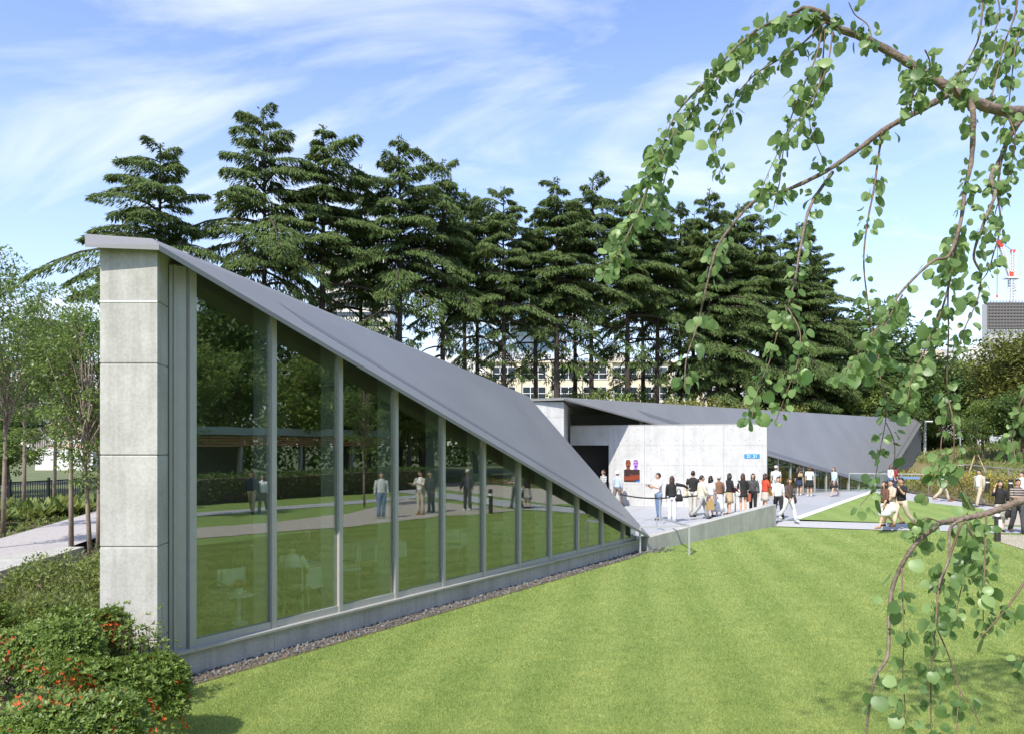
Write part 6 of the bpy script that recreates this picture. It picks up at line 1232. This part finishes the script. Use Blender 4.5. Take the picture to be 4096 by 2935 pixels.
p15 = person('woman in pale blue-white blouse and black skirt at the museum glass', at(3238, 1984), 75, 1.60, True, 1, stand, ((0, 10, 12), (0, 10, 12)), (.62, .74, .76), .5, ('skirt', BLK, .55, .24), WHT, 'bob', hairc=(.08, .035, .018))
p16 = person('woman in light blue top and dark skirt walking along the museum front', at(3337, 1984), 200, 1.60, True, 1, walk, ((10, 10, 30), (-10, 10, 20)), (.45, .66, .74), .7, ('skirt', (.03, .03, .035), .55, .2), (.45, .30, .2), 'bob', hairc=(.10, .05, .025))
p17 = person('long-haired woman in white shirt standing before the glass balustrade', at(3562, 1972), 10, 1.62, True, 1, stand, ((0, 8, 12), (5, 8, 20)), WHT, .7, ('trousers', DENIM), WHT, 'long', hairc=(.10, .045, .025))
p17b = person('person in red checked shirt partly behind the white-shirted woman at the balustrade', at(3577, 1969), 20, 1.60, True, 0, stand, ((0, 8, 12), (0, 8, 12)), stripemat('red_check', (.40, .04, .04), (.12, .02, .02), 16), .7, ('trousers', NAVY), BLK, 'bob')
p18 = person('woman in brown cardigan and white skirt walking along the stone walkway', at(3540, 2112), 190, 1.60, True, 1, walk, ((10, 8, 25), (-12, 8, 15)), (.12, .06, .035), .7, ('skirt', (.72, .73, .72), .50, .25), (.30, .18, .10), 'long', hairc=(.035, .018, .012), head=(0, 0))
p18b = person('woman in beige blouse half hidden beside the brown cardigan', at(3566, 2104), 200, 1.60, True, 1, walk2, ((20, 8, 70), (0, 8, 15)), (.55, .40, .30), .7, ('skirt', (.62, .60, .56), .55, .22), BRN, 'short', hairc=(.03, .016, .012))
p19 = person('man in black shirt and beige trousers raising a hand to his face', at(3606, 2106), 200, 1.68, False, 0, walk2, ((30, 8, 120), (0, 8, 15)), BLK, .4, ('trousers', (.58, .48, .36)), (.25, .10, .05), 'short')
p20 = person('man in white shirt and khaki trousers walking beside the planting bed', at(3772, 2004), 340, 1.68, False, 0, walk, ((15, 8, 40), (0, 8, 15)), WHT, .5, ('trousers', (.50, .42, .30)), (.35, .10, .04), 'short', beltc=BLK)
p21 = person('man in pale olive jacket and beige trousers walking towards the planting bed', at(3918, 2026), 200, 1.70, False, 0, walk, ((0, 8, 15), (-5, 8, 15)), WHT, .4, ('trousers', (.47, .40, .30)), (.08, .06, .05), 'short', jacket=(.42, .39, .29))
p22 = person('woman in black v-neck top and printed skirt shading her eyes with one hand', at(4000, 2126), 255, 1.62, True, 1, stand, ((0, 12, 12), (55, 20, 125)), BLK, .7, ('skirt', spotmat('flower_print', (.58, .56, .50), (.05, .05, .04)), .42, .24), BLK, 'long')
bag('black_handbag', 'rounded black handbag held low by the woman in the printed skirt', [p22['wr'][0]], (.34, .16, .24), BLK, .4, .06)
p23 = person('man in striped brown shirt and grey jeans walking on the gravel', at(4072, 2132), 262, 1.70, False, 0, ((14, 5), (-12, 18)), ((22, 8, 80), (25, 8, 70)), stripemat('brown_stripe', (.045, .035, .035), (.32, .27, .24), 4.2), .7, ('trousers', (.055, .055, .06)), (.10, .05, .03), 'short')
bag('canvas_satchel', 'khaki satchel hanging beside the man in the striped shirt', [p23['side'][0] + Vector((-.02, 0, .25))], (.30, .12, .36), (.30, .22, .12), .2, .22)
p24 = person('person in white shirt walking far along the garden path past the striped man', at(4088, 2040), 200, 1.66, False, 1, walk, ((0, 8, 15), (0, 8, 15)), WHT, .5, ('trousers', (.3, .28, .25)), BLK, 'short')
# entrance
pe = wp(2400); p25 = person('woman in sunglasses and a black and white striped top at the dark entrance', (pe.x + .1, pe.y - .6, .006), 210, 1.62, True, 1, stand, ((10, 8, 60), (0, 8, 12)), stripemat('breton', (.70, .70, .68), (.03, .03, .04), 3.6), .7, ('trousers', (.55, .5, .4)), BRN, 'bob', hairc=(.06, .022, .012), glasses=True)
pe = wp(2458); p26 = person('elderly man in white sun hat and pale blue shirt by the concrete screen wall', (pe.x, pe.y - 1.0, .006), 40, 1.62, False, 0, walk2, ((0, 8, 15), (0, 8, 15)), (.42, .50, .64), 1.0, ('trousers', (.16, .13, .12)), BLK, 'short', hairc=(.2, .2, .2), hat=('bucket', (.76, .76, .74)))
# inside the museum glass
for (t, d, c1, lb, f_) in ((2.2 + 6.9, -1.2, (.28, .28, .26), 'visitor in grey jacket just inside the museum glass', 60), (1.2 + 6.9, -1.6, (.03, .03, .035), 'visitor in dark clothes inside the museum glass', 100)):
    q = off2(t + 1.4, d); person(lb, (q.x, q.y, .012), f_, 1.66, False, 0, stand, top=c1, bottom=('trousers', (.16, .14, .12)))
# --- people on the far side of the lawn who are mirrored in the glass
def mir(x, y, k=1.0): q = mirror(G(x, y, 0) * k); return (q.x, q.y, .004)
mg = 'people mirrored in the glass wall'
person('man in pale grey shirt and blue jeans on the gravel path, mirrored in the glass', mir(1527, 2106, 1.12), 190, 1.72, False, 0, stand, ((0, 8, 12), (0, 8, 15)), (.50, .51, .50), 1.0, ('trousers', DENIM), (.3, .25, .2), 'short', group=mg)
person('man in beige suit looking at his hands, mirrored in the glass', mir(1683, 2092, 1.13), 240, 1.74, False, 0, stand, ((20, 8, 80), (20, 8, 85)), WHT, 1.0, ('trousers', (.55, .48, .36)), (.40, .22, .10), 'short', jacket=(.52, .45, .33), group=mg)
person('person in dark clothes standing beside the beige suit, mirrored in the glass', mir(1725, 2086, 1.14), 250, 1.70, False, 0, stand, top=(.03, .03, .035), bottom=('trousers', (.03, .03, .03)), group=mg)
person('man in white cap and black jacket, mirrored in the glass', mir(1872, 2096, 1.22), 230, 1.72, False, 0, stand, ((0, 12, 30), (0, 12, 30)), (.06, .06, .07), 1.0, ('trousers', (.045, .05, .05)), WHT, 'short', hat=('cap', (.62, .58, .48)), jacket=(.025, .025, .028), group=mg)
person('woman in white blouse walking arm in arm, mirrored in the glass', mir(1052, 2050), 200, 1.62, True, 1, walk, top=WHT, bottom=('trousers', (.16, .13, .11)), hair='long', hairc=(.05, .03, .02), group=mg)
person('man in dark shirt and khaki trousers walking arm in arm, mirrored in the glass', mir(1008, 2052), 200, 1.74, False, 0, walk2, top=(.04, .045, .06), bottom=('trousers', (.42, .33, .20)), group=mg)
# ================================================================== INSIDE THE CAFE
def IP(x, Y): return Vector(((x - CX) / F * Y, Y))
M_cloth = mat('table_linen', (.72, .72, .70), .8)
def chair(label, pos, rz_, white=False):
    c = empty('cafe_chair', (pos[0], pos[1], 0), rz_, label, 'chair', 'cafe chairs'); m = M_white if white else mat('chair_dark', (.03, .025, .02), .5)
    MB().box((0, 0, .44), (.46, .44, .05)).build('seat', m, c)
    mb = MB(); n = 9
    for k in range(n - 1):
        a0 = -math.pi * .25 + math.pi * .5 * k / (n - 1) - math.pi / 2; a1 = -math.pi * .25 + math.pi * .5 * (k + 1) / (n - 1) - math.pi / 2; mb.bar((.34 * math.cos(a0), .10 + .34 * math.sin(a0)), (.34 * math.cos(a1), .10 + .34 * math.sin(a1)), .025, .58, .84)
    mb.build('backrest', m, c)
    for sx in (-1, 1):
        for sy in (-1, 1): MB().beam((sx * .20, sy * .19, 0), (sx * .19, sy * .18, .84 if sy < 0 else .42), .028).build('leg', M_alu, c)
    return c
def table(label, pos):
    t = empty('cafe_table', (pos[0], pos[1], 0), math.atan2(FD.y, FD.x), label, 'table', 'cafe tables'); MB().box((0, 0, .73), (.95, .85, .03)).build('table_top', M_floor, t)
    MB().prism([(-.50, -.45, .42), (.50, -.45, .42), (.50, .45, .42), (-.50, .45, .42)], [(-.485, -.435, .752), (.485, -.435, .752), (.485, .435, .752), (-.485, .435, .752)]).build('table_cloth', M_cloth, t); MB().lathe((0, 0, 0), [(.25, 0), (.25, .02), (.04, .04), (.04, .41)], 12).build('pedestal', M_alu, t); return t
wine = None
def wineglass(pos, lab):
    global wine
    if wine is None: wine = MB().lathe((0, 0, 0), [(.035, 0), (.033, .004), (.005, .01), (.005, .09), (.030, .12), (.040, .16), (.034, .21)], 12).build('wine_glass', M_glassB); o = wine
    else: o = wine.copy(); COL.objects.link(o)
    o.location = pos; tag(o, lab, 'glass', 'wine glasses on the cafe tables')
tA = IP(1205, 13.4); tB = IP(1830, 19.0); tC = IP(1500, 16.6)
table('white-clothed cafe table set with wine glasses behind the tall panes', tA); table('small white cafe table behind the low panes', tB); table('white-clothed cafe table behind the middle panes', tC)
for i, (dx_, dy_) in enumerate(((.2, .1), (-.1, .2), (.3, -.1), (.1, -.2))): wineglass((tA.x + dx_, tA.y + dy_, .753), 'stemmed wine glass standing on the white cafe table')
sit = ((82, 84), (84, 84)); cA = IP(1172, 12.75)
chair('dark cafe chair of the woman in the white top', cA, 0); chair('white cafe chair beside the wicker basket', IP(905, 12.6), .9, True); chair('white cafe chair at the small table behind the low panes', IP(1800, 18.4), .3, True); chair('white curved cafe chair turned aside behind the third pane', IP(1390, 15.1), 1.9, True); chair('white cafe chair behind the seventh pane', IP(1990, 20.3), .4, True)
cB = IP(1015, 13.3); chair('dark cafe chair of the man in the suit', cB, -1.2)
person('woman in white short-sleeved top seated with her back to the glass', (cA.x, cA.y - .05, .0), 90, 1.60, True, 1, sit, ((25, 14, 60), (25, 14, 60)), (.70, .71, .66), .4, ('trousers', (.08, .08, .09)), BLK, 'short')
person('man in dark suit and white collar seated sideways at the cafe table', (cB.x, cB.y, .0), 15, 1.72, False, 0, sit, ((20, 10, 60), (20, 10, 60)), WHT, 1.0, ('trousers', (.03, .03, .035)), BLK, 'short', jacket=(.022, .022, .026))
pD = IP(1230, 14.2); chair('dark cafe chair across the white table', pD, 3.14); person('person in dark top seated across the white cafe table', (pD.x, pD.y, 0), 270, 1.66, False, 0, sit, ((25, 10, 60), (25, 10, 60)), (.05, .05, .06), .5, ('trousers', BLK), BLK, 'short')
kb = IP(865, 12.2); bk_ = empty('wicker_basket', (kb.x, kb.y, 0), 0, 'round wicker basket on the cafe floor close to the first pane', 'basket'); MB().lathe((0, 0, 0), [(.20, 0), (.27, .10), (.28, .25), (.24, .40), (.20, .46)], 18).build('basket_body', mat('wicker', (.34, .28, .15), .8, var=.4, vscale=30, bump=.8, bscale=50), bk_, True); MB().tube([(.2, 0, .45), (.14, 0, .62), (0, 0, .68), (-.14, 0, .62), (-.2, 0, .45)], .02, 6).build('handle', MATS['wicker'], bk_)
fl_ = IP(955, 12.35); fs = empty('flower_stand', (fl_.x, fl_.y, 0), 0, 'small side table with an orange flower posy behind the first pane', 'side table'); MB().lathe((0, 0, 0), [(.14, 0), (.14, .02), (.03, .03), (.03, .42), (.22, .43), (.22, .45)], 14).build('stand', M_white, fs)
fp = empty('flower_posy', (fl_.x, fl_.y, .45), 0, 'posy of orange flowers in a small pot on the side table', 'flowers'); MB().lathe((0, 0, 0), [(.05, 0), (.07, .10)], 10).build('pot', M_white, fp); n = 60; d_ = randdir(n); d_[:, 2] = np.abs(d_[:, 2]); V, Fq = kites(np.array([0, 0, .10]) + d_ * .08, d_, perp(d_), np.full(n, .06), np.full(n, .04)); mesh('petals', V, Fq, L_flower, fp)
